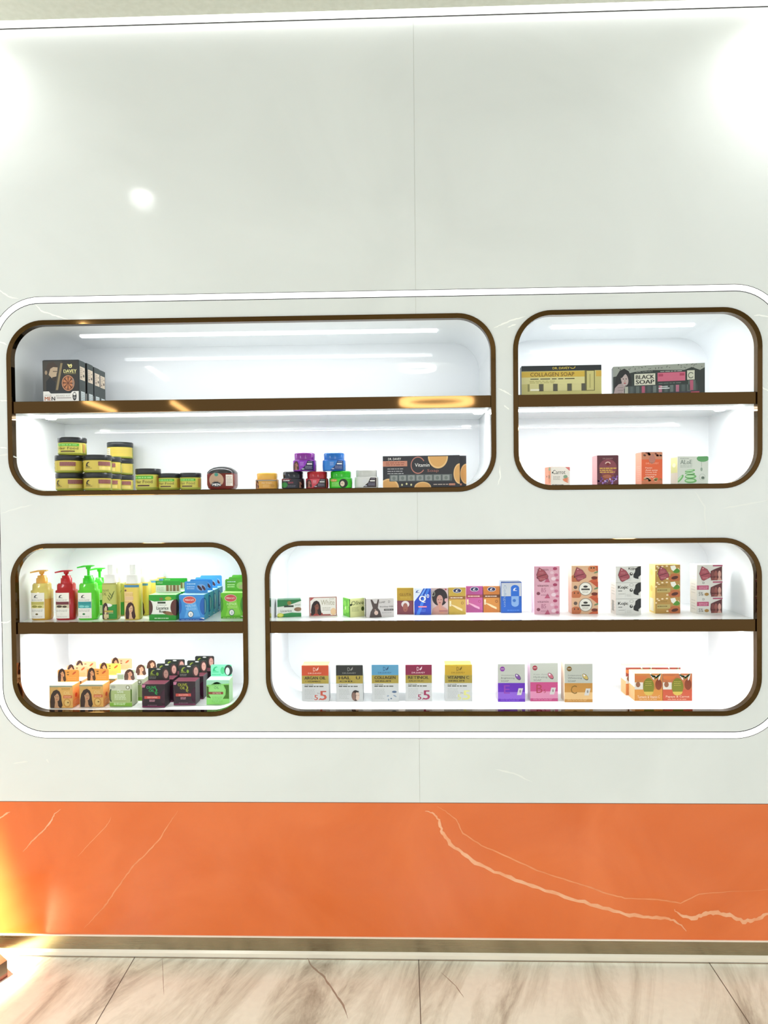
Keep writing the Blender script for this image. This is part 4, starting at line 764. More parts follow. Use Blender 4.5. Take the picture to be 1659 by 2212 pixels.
hrow('hair_oil_box', 107, 157, 1481, 1529, FLL, .045, 26, 3, .050, ['amber hair oil box with long haired woman, front of the left column', 'peach hair oil box, second in the left column', 'peach hair oil box, rear of the left column'], 'amber hair oil boxes', [AM, AP, AP], 'amber', dx=.002)
hrow('hair_oil_box', 172, 223, 1479, 1527, FLL, .045, 26, 3, .064, ['amber hair oil box with woman, front of the second column', 'yellow hair oil box, second in the second column', 'pale peach hair oil box, rear of the second column'], 'amber hair oil boxes', [AM, AY, AP], 'amber', dx=.008)
hrow('hair_mayonnaise_box', 237, 285, 1478, 1526, FLL, .045, 24, 3, .056, ['pale green hair mayonnaise box with woman cut-out, front one', 'pale green hair mayonnaise box, middle one', 'pale green hair mayonnaise box, rear one'], 'pale green hair mayonnaise boxes', dict(side='#cdd6b2', front='#a9b97a', top='#e9ecdf', card='#e3e6dc'), 'mayo', dx=.012)
DK = dict(side='#332c30', front='#2a1a22', top='#5c2c38', card='#262c28', ink='#2fa052'); DK2 = dict(DK, ink='#a5a83a')
hrow('edge_gel_box', 307, 356, 1478, 1528, FLL, .045, 27, 3, .052, ['black olive oil box with green lettering, front of its column', 'black olive oil box, second in the green lettered column', 'black olive oil box with wide header, rear of the green lettered column'], 'black olive oil gel boxes', DK, 'dark', dx=.006)
hrow('edge_gel_box', 375, 422, 1472, 1523, FLL, .045, 27, 3, .058, ['black olive oil box with yellow green lettering, front of its column', 'black olive oil box, second in the yellow lettered column', 'black olive oil box, rear of the yellow lettered column'], 'black olive oil gel boxes', DK2, 'dark', dx=.006)
hrow('olive_cream_box', 446, 495, 1469, 1522, FLL, .042, 26, 1, 0, ['mint green olive oil box with header card, rightmost of the front row'], None, dict(side='#cdf6c0', front='#8ed870', top='#bff0e4', card='#7fd8ae'), 'lime')
# ---- lower right niche, upper shelf
def paint_lic(mb, S, L, R, T):
    rect(mb, S, 0, 0, 1, 1, P('#e9ebe2'), 1); poly(mb, S, [(0, 1), (1, 1), (1, .93), (.4, .66), (0, .6)], P('#2f7a48'), 2); poly(mb, S, [(0, 0), (1, 0), (1, .22), (.6, .26), (.25, .2), (0, .08)], P('#2f8a4a'), 2); ell(mb, S, .5, .82, .09, .12, P('#8a7a3c'), 4); rect(mb, S, .28, .58, .68, .68, P('#2c3a2c'), 4)
    text(mb, S, 'Licorice', .14, .3, .6, .44, P('#33382c'), 4); ell(mb, S, .86, .44, .16, .12, P('#8b6a50'), 3); ell(mb, S, .12, .12, .14, .12, P('#c9cf3a'), 4); ell(mb, S, .12, .12, .1, .08, P('#e6e87a'), 5); lines(mb, S, .74, .64, .98, .76, 2, P('#5c6a5c'), 4, .3)
    rect(mb, L, 0, 0, 1, 1, P('#3a5c4c'), 1); rect(mb, L, .5, .1, .9, .6, P('#d6dcd2'), 2)
LRy = lambda u, v: pixz(u, v, ZL1)[1]
carton('licorice_soap_box', 600, 650, 1296, 1337, ZL1, .032, 'white and green licorice soap box leaning at the left end of the shelf', paint_lic, '#dfe6dc', '#3a7a50', '#3a5c4c', y=.075, rz=10, base='#e9ebe2')
def paint_white(mb, S, L, R, T):
    rect(mb, S, 0, 0, 1, 1, P('#eeeae2'), 1); 
    for q in ((.02, .04, .98, .07), (.02, .95, .98, .98), (.02, .04, .045, .98), (.955, .04, .98, .98)): rect(mb, S, *q, P('#9c4a44'), 2)
    rect(mb, S, .05, .08, .48, .2, P('#9c3c36'), 3); rect(mb, S, .48, .08, .76, .13, P('#9c3c36'), 3); woman(mb, S, .06, .08, .44, .82, P('#2c1c18'), P('#7d4a38'), 4, cloth=P('#a8403a')); text(mb, S, 'White', .42, .58, .9, .84, P('#b0a890'), 4); text(mb, S, 'SOAP', .72, .86, .9, .92, P('#b8b09c'), 4); lines(mb, S, .48, .3, .78, .5, 3, P('#a8a090'), 4, .3); ell(mb, S, .86, .25, .1, .18, P('#ecc79c'), 4); poly(mb, S, [(.05, .95), (.05, .8), (.18, .95)], P('#b0504c'), 4)
carton('whitening_soap_box', 668, 728, 1289, 1333, ZL1, .034, 'white soap box with a red border and smiling woman', paint_white, '#e4e2e0', '#f4f2ee', '#d6d4d2', y=.075, rz=9, base='#eeeae2')
def paint_olive(mb, S, L, R, T):
    rect(mb, S, 0, 0, 1, 1, P('#e0e3a0'), 1); text(mb, S, 'Olive', .08, .66, .94, .88, P('#3a4a20'), 3); lines(mb, S, .1, .3, .6, .56, 4, P('#8a9058'), 3, .3); ell(mb, S, .86, .42, .1, .12, P('#4a5c24'), 3); ell(mb, S, .05, .68, .08, .06, P('#2c3c1c'), 3)
    rect(mb, L, 0, 0, 1, 1, P('#5eb42c'), 1)
    for q in ((.3, .7, .2, .16), (.6, .4, .28, .2), (.25, .25, .2, .14), (.8, .75, .14, .2)): ell(mb, L, *q, P('#8ad650'), 2)
    ell(mb, L, .35, .45, .1, .1, P('#d6f2b0'), 3); rect(mb, L, .93, 0, 1, 1, P('#2c4a1c'), 2)
carton('olive_soap_box', 757, 787, 1293, 1334, ZL1, .045, 'lime green olive soap box turned to show its green end', paint_olive, '#6cba3a', '#b5ea9a', '#5eb42c', y=.075, rz=32, base='#e0e3a0', wscale=1.0)
def paint_donkey(mb, S, L, R, T):
    rect(mb, S, 0, 0, 1, 1, P('#cfcac8'), 1); poly(mb, S, [(.12, 0), (.16, .3), (.24, .5), (.2, .72), (.16, .95), (.22, .95), (.3, .74), (.38, .74), (.42, .96), (.47, .95), (.44, .7), (.42, .5), (.5, .34), (.56, 0)], P('#4f4340'), 2); ell(mb, S, .36, .24, .07, .12, P('#d8bcae'), 4); ell(mb, S, .33, .4, .03, .04, P('#a0887c'), 4)
    text(mb, S, 'Soap', .46, .7, .68, .84, P('#4c4846'), 3, skew=.06); text(mb, S, 'D', .8, .76, .86, .88, P('#55514e'), 3); text(mb, S, 'Donkey Milk', .5, .5, .98, .6, P('#45403e'), 3); rect(mb, S, .64, .34, .98, .44, P('#4a4644'), 3); text(mb, S, 'WHITE 10', .68, .36, .94, .42, P('#d6d2ce'), 4); lines(mb, S, .56, .2, .94, .28, 2, P('#8a8682'), 3, .3)
    rect(mb, L, 0, 0, 1, 1, P('#3f3434'), 1); lines(mb, L, .3, .1, .7, .9, 8, P('#a89c98'), 2)
carton('donkey_milk_soap_box', 791, 851, 1293, 1337, ZL1, .034, 'grey and brown donkey milk soap box with donkey head picture', paint_donkey, '#c9c5c2', '#f0efec', '#3f3434', y=.065, rz=9, base='#cfcac8')
def paint_gluta(mb, S, L, R, T):
    rect(mb, S, 0, .5, 1, 1, P('#b08e2c'), 1); rect(mb, S, 0, 0, 1, .52, P('#7a3a44'), 2); text(mb, S, 'GLUTA', .16, .7, .86, .8, P('#6b4c10'), 3); text(mb, S, 'WHITE', .2, .6, .82, .67, P('#d0b24c'), 3); ell(mb, S, .5, .38, .24, .13, P('#e6dedc'), 3); ell(mb, S, .5, .26, .15, .17, P('#9a5c50'), 4); ell(mb, S, .5, .17, .05, .015, P('#7a2a30'), 5)
def paint_q10(mb, S, L, R, T):
    rect(mb, S, 0, 0, 1, 1, P('#1c3fae'), 1); poly(mb, S, [(0, 1), (.55, 1), (.35, .78), (.12, .6), (0, .5)], P('#dfe9f4'), 2); poly(mb, S, [(.8, 1), (.95, 1), (.6, .5), (.3, 0), (.1, 0), (.45, .55)], P('#3a78d6'), 2); poly(mb, S, [(.62, 1), (.72, 1), (.5, .75), (.3, .55), (.34, .7)], P('#6fa6ea'), 3); text(mb, S, 'Q', .28, .46, .66, .72, WHT, 4, .02); text(mb, S, '10', .64, .64, .88, .78, WHT, 4, .01); rect(mb, S, .24, .28, .74, .33, P('#e88a9a'), 4); lines(mb, S, .3, .12, .7, .22, 2, P('#6f96e0'), 4, .3); bird(mb, S, .2, .88, .24, .1, P('#1c3f8e'), 4)
def paint_afro(mb, S, L, R, T):
    rect(mb, S, 0, 0, 1, 1, P('#d0b8b4'), 1); afro(mb, S, .02, .0, .98, .98, P('#2a2224'), P('#c09084'), 3); ell(mb, S, .86, .94, .06, .03, P('#b04a5a'), 8); rect(mb, S, .45, .1, .98, .16, P('#a86c6c'), 9); ell(mb, S, .88, .54, .1, .07, P('#d0a0a0'), 8); arc(mb, S, .12, .78, .1, .1, .3, P('#9aa090'), 8)
def paint_pack(c1, c2, c3):
    def f(mb, S, L, R, T):
        rect(mb, S, 0, 0, 1, 1, P(c1), 1); rect(mb, S, 0, .68, 1, 1, P(c2), 2); rect(mb, S, 0, .56, 1, .68, P(c3), 3); ell(mb, S, .5, .88, .26, .09, P('#d9dce6'), 4); ell(mb, S, .5, .88, .23, .075, P('#1f2450'), 5); bird(mb, S, .5, .88, .2, .09, WHT, 6); lines(mb, S, .1, .59, .86, .65, 1, P('#f2e6d2'), 4, .5); poly(mb, S, [(0, .3), (.4, .26), (1, .06), (1, 0), (0, 0)], P(c2), 2); poly(mb, S, [(0, .4), (.5, .2), (.8, .12), (.8, .2), (.4, .32)], P('#f0dcae' if c1 != '#b85a94' else '#eab4d6'), 4); rect(mb, S, .04, .3, .14, .5, P('#f0e8c8'), 4); arc(mb, S, .8, .42, .08, .05, .3, P(c3), 4)
    return f
def paint_coll(mb, S, L, R, T):
    rect(mb, S, 0, 0, 1, 1, P('#1f4f9e'), 1); rect(mb, S, .02, .54, .98, .97, P('#c4cad0'), 2); rect(mb, S, .04, .03, .98, .54, P('#1d5ab2'), 2); text(mb, S, 'Collagen', .1, .2, .26, .9, P('#7f98b8'), 4, vert=True); 
    pts = [(.5 + .0, .55)]
    ell(mb, S, .68, .8, .2, .1, P('#1f62bc'), 3, 0, 180); rect(mb, S, .48, .5, .88, .8, P('#1f62bc'), 3); rect(mb, S, .5, .3, .86, .54, P('#7fa4d0'), 4); ell(mb, S, .68, .3, .18, .1, P('#7fa4d0'), 4, 180, 360); bird(mb, S, .68, .76, .2, .1, WHT, 5); ell(mb, S, .64, .4, .08, .05, P('#2f66b0'), 5); lines(mb, S, .3, .06, .92, .12, 1, P('#4a80cc'), 4)
G7 = 'upright soap boxes standing side by side'
carton('gluta_soap_box', 857.5, 893.5, 1270, 1327, ZL1, .03, 'gold and maroon soap box with turbaned woman, left end of the tight row', paint_gluta, '#a88a3c', '#efe28a', base='#b08e2c', group=G7)
carton('coenzyme_soap_box', 895, 931, 1271, 1328, ZL1, .03, 'royal blue soap box with white swirl in the tight row', paint_q10, '#3a5cb8', '#e4ecf6', base='#1c3fae', group=G7)
carton('portrait_soap_box', 932, 968, 1270, 1327, ZL1, .03, 'soap box with curly haired woman holding a finger to her lips', paint_afro, '#c0a8a4', '#efe8e6', base='#d0b8b4', group=G7)
carton('gold_serum_soap_box', 969.5, 1006, 1269, 1327, ZL1, .036, 'pale gold soap box with navy oval badge in the tight row', paint_pack('#c4a04c', '#b89a3c', '#8a5c2c'), '#e9d68a', '#f6ecc4', base='#c4a04c', group=G7)
carton('pink_serum_soap_box', 1007, 1043, 1266, 1323, ZL1, .036, 'magenta pink soap box with navy oval badge in the tight row', paint_pack('#b85a94', '#a04a86', '#8f3c50'), '#dba0c8', '#f0d2e6', base='#b85a94', group=G7)
carton('amber_serum_soap_box', 1044.5, 1079.5, 1266, 1323, ZL1, .036, 'orange amber soap box with navy oval badge in the tight row', paint_pack('#c9853c', '#b86f30', '#6b3c1c'), '#e9b888', '#f6dfb8', base='#c9853c', group=G7)
carton('blue_capsule_soap_box', 1082, 1127, 1257, 1324, ZL1, .036, 'blue and white capsule soap box at the right end of the tight row', paint_coll, '#8090a8', '#47505e', base='#1f4f9e', rz=1.5, group=G7)
# tall bundles of three
def bundle(x0, x1, yt, yb, paint, label, side, left, rz=0, d=.042):
    X, Y, w, h = fit(x0, x1, yt, yb, ZL1); root = empty('soap_bundle', (X, Y, ZL1), label, 'soap bundle', 'tall bundles of three soaps', rz=math.radians(rz)); h3 = h / 3
    for k in range(3):
        mb = MB(); mb.box(-w / 2, w / 2, 0, d, 0, h3 - .0003, P(side), .0007, dict(L=P(left), F=P(side))); S = S_box(w, d, h3); paint(mb, S, S_box(w, d, h3, 'L'), k); mb.build('soap_carton', root, (0, 0, k * h3))
    tg = MB(); S = S_box(w, d, h, 'F'); pts = [(.2, .965), (.40, .905), (.535, .80), (.525, .755), (.27, .685), (.2, .70), (.1, .82)]
    poly(tg, S, [(.32 + (u - .32) * 1.08, .82 + (v - .82) * 1.06) for u, v in pts], P('#5a1f26'), 7); poly(tg, S, pts, P('#9c4a54'), 8); ell(tg, S, .23, .925, .02, .01, P('#f0d8d0'), 9, n=10); poly(tg, S, [(.15, .775), (.47, .825), (.48, .838), (.15, .79)], P('#5a1f26'), 9); lines(tg, S, .22, .72, .44, .755, 2, P('#c98a8c'), 9, .4); lines(tg, S, .2, .84, .38, .89, 2, P('#c08084'), 9, .3)
    tg.build('sticker', root)
    return root
def p_pink(mb, S, L, k):
    rect(mb, S, 0, 0, 1, 1, P('#d6a2b2'), 1); text(mb, S, 'vitamin', .12, .72, .56, .86, P('#7a4a56'), 4); text(mb, S, 'B5', .28, .38, .46, .64, P('#a46478'), 4); ell(mb, S, .16, .3, .07, .1, P('#7a3c4c'), 4); poly(mb, S, [(.4, 0), (.52, .3), (.62, 0)], P('#b0506c'), 3)
    for q in ((.82, .84, .09, .1, '#a03c5c'), (.86, .45, .08, .1, '#c06c88'), (.76, .22, .1, .12, '#ead0d8'), (.9, .12, .07, .08, '#b8607c'), (.7, .6, .08, .1, '#e0bcc8')): ell(mb, S, *q[:4], P(q[4]), 4, n=7)
    lines(mb, S, .26, .18, .6, .24, 1, P('#8a5564'), 4); rect(mb, L, 0, 0, 1, 1, P('#eccadb'), 1)
def p_org(mb, S, L, k):
    rect(mb, S, 0, 0, 1, 1, P('#d8b08c'), 1); ell(mb, S, .16, .2, .2, .26, P('#b86a42'), 2); poly(mb, S, [(.62, 0), (.98, .35), (.98, 0)], P('#c05a34'), 2); poly(mb, S, [(.7, 1), (1, .6), (1, 1)], P('#b8502c'), 2); ell(mb, S, .86, .24, .12, .1, P('#6b2c1c'), 3); ell(mb, S, .95, .6, .12, .05, P('#6a8058'), 3, rot=20)
    if k < 2: ell(mb, S, .52, .56, .26, .42, P('#8a8478'), 4); ell(mb, S, .52, .56, .23, .38, P('#eceade'), 5); ell(mb, S, .52, .7, .09, .07, P('#2c2a24'), 6, n=8); rect(mb, S, .36, .48, .68, .58, P('#3a382f'), 6); lines(mb, S, .4, .3, .64, .44, 2, P('#8a867a'), 6, .3); ell(mb, S, .14, .66, .07, .11, P('#5c4a40'), 4)
    else: ell(mb, S, .78, .8, .16, .2, P('#c87a4c'), 4); ell(mb, S, .74, .86, .03, .05, BLK, 5, n=8); ell(mb, S, .84, .86, .03, .05, BLK, 5, n=8)
    for u in (.1, .24): ell(mb, S, u, .3, .02, .06, P('#3a1c10'), 3, n=8)
    rect(mb, L, 0, 0, 1, 1, P('#efc2a8'), 1)
def p_kojic(mb, S, L, k):
    rect(mb, S, 0, 0, 1, 1, P('#dcdcd6'), 1); rect(mb, S, 0, .97, 1, 1, P('#b0b0aa'), 2); 
    if k < 2: text(mb, S, 'Kojic', .08, .56, .48, .80, P('#26261f'), 4, .02); text(mb, S, 'ACID', .09, .44, .24, .51, P('#44443f'), 4, .02)
    else: text(mb, S, 'Kojic', .5, .74, .8, .92, P('#3a3a34'), 4, .01)
    rect(mb, S, .1, .28, .34, .3, P('#8a8a84'), 4); rect(mb, S, .36, .08, .365, .36, P('#8a8a84'), 4); lines(mb, S, .42, .1, .62, .3, 4, P('#b5b5ae'), 4, .25); ell(mb, S, .61, .52, .065, .1, P('#3c3c36'), 4); ell(mb, S, .62, .55, .03, .04, P('#dcdcd6'), 5); arc(mb, S, .62, .84, .08, .1, .2, P('#a8a8a2'), 4)
    poly(mb, S, [(1, 1), (.88, .96), (.78, .84), (.76, .62), (.7, .5), (.7, .3), (.78, .24), (.9, .2), (.9, .34), (1, .42)], P('#1f201e'), 5); ell(mb, S, 1, .34, .06, .1, P('#e8e6e0'), 6, 90, 270)
    rect(mb, L, 0, 0, 1, 1, P('#e9e6e0'), 1); lines(mb, L, .2, .2, .8, .9, 4, P('#c2bfb8'), 2, .25)
    if k == 0: rect(mb, L, .25, .2, .65, .85, P('#9a9890'), 3)
def p_papaya(mb, S, L, k):
    rect(mb, S, 0, 0, 1, 1, P('#b08a46'), 1); ell(mb, S, .78, .2, .26, .26, P('#b5683c'), 2); ell(mb, S, .78, .2, .14, .1, P('#4f2418'), 3, rot=12); ell(mb, S, .84, .62, .14, .14, P('#4f8a2c'), 3); poly(mb, S, [(.6, .92), (.78, .96), (.84, .78), (.72, .6), (.64, .7)], P('#f0f0e4'), 4); poly(mb, S, [(.98, .64), (.94, .78), (.8, .86), (.9, .8)], P('#e9ead8'), 4)
    rect(mb, S, .06, .3, .6, .56, P('#b5a464'), 3); lines(mb, S, .08, .4, .5, .5, 1, P('#6b5a2c'), 4, .5); 
    for u, v in ((.08, .9), (.28, .9), (.46, .92), (.14, .8), (.48, .14), (.02, .66)): ell(mb, S, u, v, .05, .05, P('#ecd9b4'), 4, n=8)
    lines(mb, S, .1, .68, .5, .8, 2, P('#8a6c2c'), 4, .4); rect(mb, L, 0, 0, 1, 1, P('#f0cf72'), 1); ell(mb, L, .4, .5, .2, .2, P('#eab04c'), 2)
    if k == 0: rect(mb, L, .15, .1, .75, .9, P('#f0e8cc'), 3)
def p_white(mb, S, L, k):
    rect(mb, S, 0, 0, 1, 1, P('#dad9d2'), 1); poly(mb, S, [(.98, .9), (.98, .05), (.56, .05), (.52, .3), (.54, .62), (.7, .74)], P('#5c3234'), 3)
    for u, c in ((.62, '#7a4440'), (.74, '#93564e'), (.88, '#d0a092')): ell(mb, S, u, .42, .06, .22, P(c), 5); poly(mb, S, [(u - .08, .05), (u - .03, .28), (u + .03, .28), (u + .08, .05)], P(c), 5)
    rect(mb, S, .62, .9, 1, .98, P('#a84664'), 4)
    if k < 2: rect(mb, S, .0, .48, .46, .74, P('#b04a6a'), 4); lines(mb, S, .08, .52, .44, .7, 2, P('#e6b8c8'), 5, .35); text(mb, S, '5%', .07, .12, .24, .34, P('#55524e'), 4); ell(mb, S, .38, .2, .09, .1, P('#a88244'), 4, n=8); text(mb, S, 'D', .22, .84, .3, .96, P('#6b6862'), 4)
    rect(mb, L, 0, 0, 1, 1, P('#efeee6'), 1); lines(mb, L, .2, .2, .8, .9, 4, P('#d6d4ca'), 2, .3)
bundle(1154, 1209, 1223, 1327, p_pink, 'tall pink bundle of three soaps with red tag sticker', '#dca8ba', '#eccadb')
bundle(1235, 1292, 1222, 1326, p_org, 'tall bundle of three tomato and orange soaps with round seals', '#d8b08c', '#efc2a8')
bundle(1330, 1385, 1223, 1328, p_kojic, 'tall black and white bundle of three soaps with dark haired figure', '#dcdcd6', '#e9e6e0', rz=3)
bundle(1415, 1470, 1220, 1325, p_papaya, 'tall golden papaya bundle of three soaps with green leaves', '#b08a46', '#f0cf72', rz=3)
bundle(1505, 1561, 1220, 1326, p_white, 'tall white bundle of three soaps showing women, rightmost on the shelf', '#dad9d2', '#efeee6', rz=2)
# ---- lower right niche floor
def paint_line(col, ink, band_txt, sub, num):
    def f(mb, S, L, R, T):
        rect(mb, S, 0, 0, 1, .5, P('#cfd1d0'), 1); rect(mb, S, 0, .72, 1, 1, P(col), 1); rect(mb, S, 0, .5, 1, .72, P('#a8964a', .22, .35), 1)
        text(mb, S, 'D', .43, .84, .52, .94, P(ink), 3); poly(mb, S, [(.53, .87), (.63, .96), (.62, .89), (.56, .85)], P(ink), 3); text(mb, S, 'DR.DAVEY', .24, .765, .74, .805, P(ink), 3)
        text(mb, S, band_txt, .1, .615, .88 if len(band_txt) > 6 else .7, .695, P('#241c08'), 3, .01); text(mb, S, sub, .12, .54, .7, .58, P('#3a3010'), 3, .01); lines(mb, S, .1, .45, .45, .48, 1, P('#77796f'), 3, .6); lines(mb, S, .1, .40, .85, .44, 1, P('#55574f'), 3, .7); lines(mb, S, .1, .08, .5, .37, 8, P('#adb0ae'), 3, .3)
        if num: text(mb, S, '5.', .46, .05, .66, .19, P(num), 4, .01); text(mb, S, '5', .66, .05, .9, .30, P(num), 4, .02); text(mb, S, 'PH', .57, .21, .66, .25, P('#8a7a74'), 4)
    return f
def paint_black5(mb, S, L, R, T):
    paint_line('#2b2c2a', '#8f8f88', 'HAL   U', 'OIL', None)(mb, S, L, R, T)
    ell(mb, S, .72, .17, .15, .15, P('#3a2a26'), 4); ell(mb, S, .66, .15, .08, .11, P('#7a5c4f'), 5); ell(mb, S, .79, .16, .08, .12, P('#dcc0ae'), 5); rect(mb, S, .66, .26, .84, .3, P('#1c1614'), 6); ell(mb, S, .77, .18, .012, .01, BLK, 7, n=6); ell(mb, S, .83, .18, .012, .01, BLK, 7, n=6)
def paint_blue5(mb, S, L, R, T):
    paint_line('#5a98bc', '#23466b', 'COLLAGEN', 'SERUM', None)(mb, S, L, R, T)
    for q in ((.84, .27, .09, .03, '#4f6480', 0), (.86, .16, .07, .02, '#8fa0b0', -30), (.6, .16, .04, .02, '#8fa0b0', 20), (.72, .09, .03, .02, '#5a6f88', 0), (.62, .06, .02, .03, '#7d90a4', 0)): ell(mb, S, *q[:4], P(q[4]), 4, rot=q[5], n=10)
G5 = 'row of soap boxes with gold foil bands'
def five(x0, x1, paint, label, top, name, yt=1437.5, yb=1516, d=.045): carton(name, x0, x1, yt, yb, FLL, d, label, paint, '#dadcdc', top, base='#cfd1d0', group=G5)
five(652, 710, paint_line('#c04c2c', '#e8c9bc', 'ARGAN OIL', '+ VITAMIN E', '#b8503c'), 'soap box with orange red top and gold band, leftmost on the niche floor', '#ee8f68', 'argan_soap_box')
five(726, 784, paint_black5, 'soap box with black top, gold band and a small two tone face', '#8a8c88', 'black_top_soap_box', 1437, 1516)
five(803, 861, paint_blue5, 'soap box with sky blue top and gold band', '#cfeaf4', 'collagen_serum_soap_box', 1436, 1516)
five(876, 933, paint_line('#7c2040', '#e9cfd6', 'RETINOL', 'SALICYLIC', '#8c2048'), 'soap box with dark maroon top and gold band', '#eaa0b8', 'retinol_soap_box', 1436, 1515)
five(961, 1020, paint_line('#bf9c30', '#6b5410', 'VITAMIN C', 'SERUM', '#dcdc8c'), 'soap box with mustard yellow top and gold band', '#ece84c', 'vitamin_soap_box', 1436, 1515)
def paint_vit(c1, c2, c3, letter, t1, seal):
    def f(mb, S, L, R, T):
        rect(mb, S, 0, .5, 1, 1, P('#c2c6bc'), 1); rect(mb, S, 0, 0, 1, .5, P(c1), 1); rect(mb, S, 0, .08, 1, .26, P(c2), 2); ell(mb, S, .17, .87, .09, .065, P(seal), 3); rect(mb, S, .11, .865, .23, .88, P('#d6d0c8'), 4)
        text(mb, S, t1[0], .13, .68, .6, .72, P('#8a8e88'), 3); text(mb, S, t1[1], .12, .6, .62, .655, P('#6b6f6a'), 3); text(mb, S, 'SOAP', .12, .53, .4, .575, P('#6b6f6a'), 3)
        ell(mb, S, .74, .66, .14, .055, P('#3c3440'), 3, rot=-50); ell(mb, S, .735, .665, .125, .045, P(c3), 4, rot=-45); ell(mb, S, .70, .70, .04, .02, P('#eae4ee'), 5, rot=-45)
        text(mb, S, letter[0], .22, .22, .44, .44, P(c1 if False else seal), 4); 
        if len(letter) > 1: text(mb, S, letter[1], .48, .22, .56, .31, P(seal), 4)
        poly(mb, S, [(.7, .18), (.76, .36), (.93, .36), (.86, .18)], P('#d6d4d0'), 4); ell(mb, S, .82, .28, .03, .04, P('#8c8a86'), 5); lines(mb, S, .1, .03, .85, .1, 2, P(c2), 4, .35)
    return f
G3 = 'capsule soap boxes'
carton('capsule_soap_box', 1075.5, 1134, 1434.5, 1516, FLL, .045, 'grey and violet capsule soap box marked with a large E', paint_vit('#5e24a8', '#8a5cc8', '#7a4a9c', 'E', ('Illuminating', 'Brightening'), '#8a3ca0'), '#e9dcee', '#f4eef6', base='#c2c6bc', group=G3)
carton('capsule_soap_box', 1145.5, 1205, 1432, 1515, FLL, .045, 'grey and pink capsule soap box marked with a large B', paint_vit('#bc4a7e', '#d98fb0', '#c46a7c', 'B5', ('Kojic Acid', 'Hydrating'), '#9c3444'), '#f0d0de', '#f6e6ee', base='#c2c6bc', group=G3)
carton('capsule_soap_box', 1219.5, 1280, 1434, 1517, FLL, .045, 'grey and ochre capsule soap box marked with a large C', paint_vit('#c08a40', '#e6bf84', '#d0b868', 'C', ('Intensive', 'Whitening'), '#7c5c20'), '#efdcbc', '#f8ead0', base='#c2c6bc', group=G3)
def paint_pap(c1, c2, t):
    def f(mb, S, L, R, T):
        rect(mb, S, 0, .42, 1, 1, P(c2), 1); rect(mb, S, 0, 0, 1, .42, P(c1), 1); ell(mb, S, .2, .92, .24, .16, P('#c9703a'), 2, 180, 360); rect(mb, S, .0, .42, .3, .68, P('#e2ddd2'), 2); ell(mb, S, .12, .6, .08, .1, P('#8c5a3c'), 3); ell(mb, S, .86, .6, .12, .2, P('#7a3418'), 2)
        for k in range(5): ell(mb, S, .62 + .07 * k, .9, .16, .03, P('#4a6a34' if k % 2 else '#e6e8dc'), 3, n=8, rot=-60 + 34 * k)
        ell(mb, S, .5, .52, .2, .32, P('#7c7c2c', .25, .3), 4); ell(mb, S, .5, .34, .17, .14, P('#d9bc5c', .25, .3), 5, 180, 360); lines(mb, S, .38, .55, .62, .75, 3, P('#b5a44c'), 6, .3); text(mb, S, t, .1, .1, .9, .2, P('#f6e2cc'), 4); lines(mb, S, .16, .04, .84, .08, 1, P('#f0cfae'), 4)
        rect(mb, L, 0, .0, 1, .5, P('#f0b87c'), 1); rect(mb, L, 0, .5, 1, 1, P('#f0ece6'), 1)
    return f
GP = 'papaya and turmeric soap boxes'
carton('fruit_soap_box', 1371, 1431, 1455, 1514, FLL, .05, 'yellow orange turmeric soap box, front left of the group of four', paint_pap('#d08c3c', '#c07a40', 'Turmeric & Vitamin C'), '#eab878', '#f4cf8c', '#f0d6b0', base='#d08c3c', group=GP, flaps=False)
carton('fruit_soap_box', 1432, 1495, 1455, 1514, FLL, .05, 'red orange papaya and carrot soap box, front right of the group', paint_pap('#bc5236', '#b86a40', 'Papaya & Carrot'), '#e8a084', '#f0ae8c', base='#bc5236', group=GP, flaps=False)
X3, Y3, w3, h3 = fit(1371, 1431, 1455, 1514, FLL)
ub = Y3 + .056
for i, (u0, u1) in enumerate(((1352, 1411), (1411, 1470))):
    carton('fruit_soap_box', u0, u1, 1442, 1499, FLL, .045, ('papaya soap box, rear left of the group, showing its dark red edge', 'papaya soap box, rear right of the group, mostly hidden')[i], paint_pap('#d08048', '#8c3c34', 'Papaya & Carrot'), '#f0b090', '#f4bca0', '#f0c4ac', y=ub, base='#8c3c34', group=GP, flaps=False)
# ------------------------------------------------------------------ floor object at the left edge
def stand_corner():
    tx, ty = pixz(19, 2086, .03)
    root = empty('floor_stand', (tx, ty, 0), 'brown floor stand with red lower edge, only its corner shows at far left', 'stand')
    mb = MB(); pr = [(0, 0), (-.30, .02 + .055), (-.5, -.25), (-.17, -.36)]
    A = [(-.004, 0), (-.10, .068), (-.42, -.12), (-.13, -.26)]
    def slab(z0, z1, s, mat, mb):
        n = len(A); vs = [(x * s, y * s, z0) for x, y in A] + [(x * s, y * s, z1) for x, y in A]; mb.add(vs, [tuple(range(n)), tuple(range(n, 2 * n))] + [(k, (k + 1) % n, n + (k + 1) % n, n + k) for k in range(n)], mat)
    slab(.0, .012, 1, P('#6e2014', .4), mb); mb.build('base_plate', root)
    m2 = MB(); slab(.012, .045, .985, P('#4c3226', .4), m2); m2.build('body', root)
stand_corner()
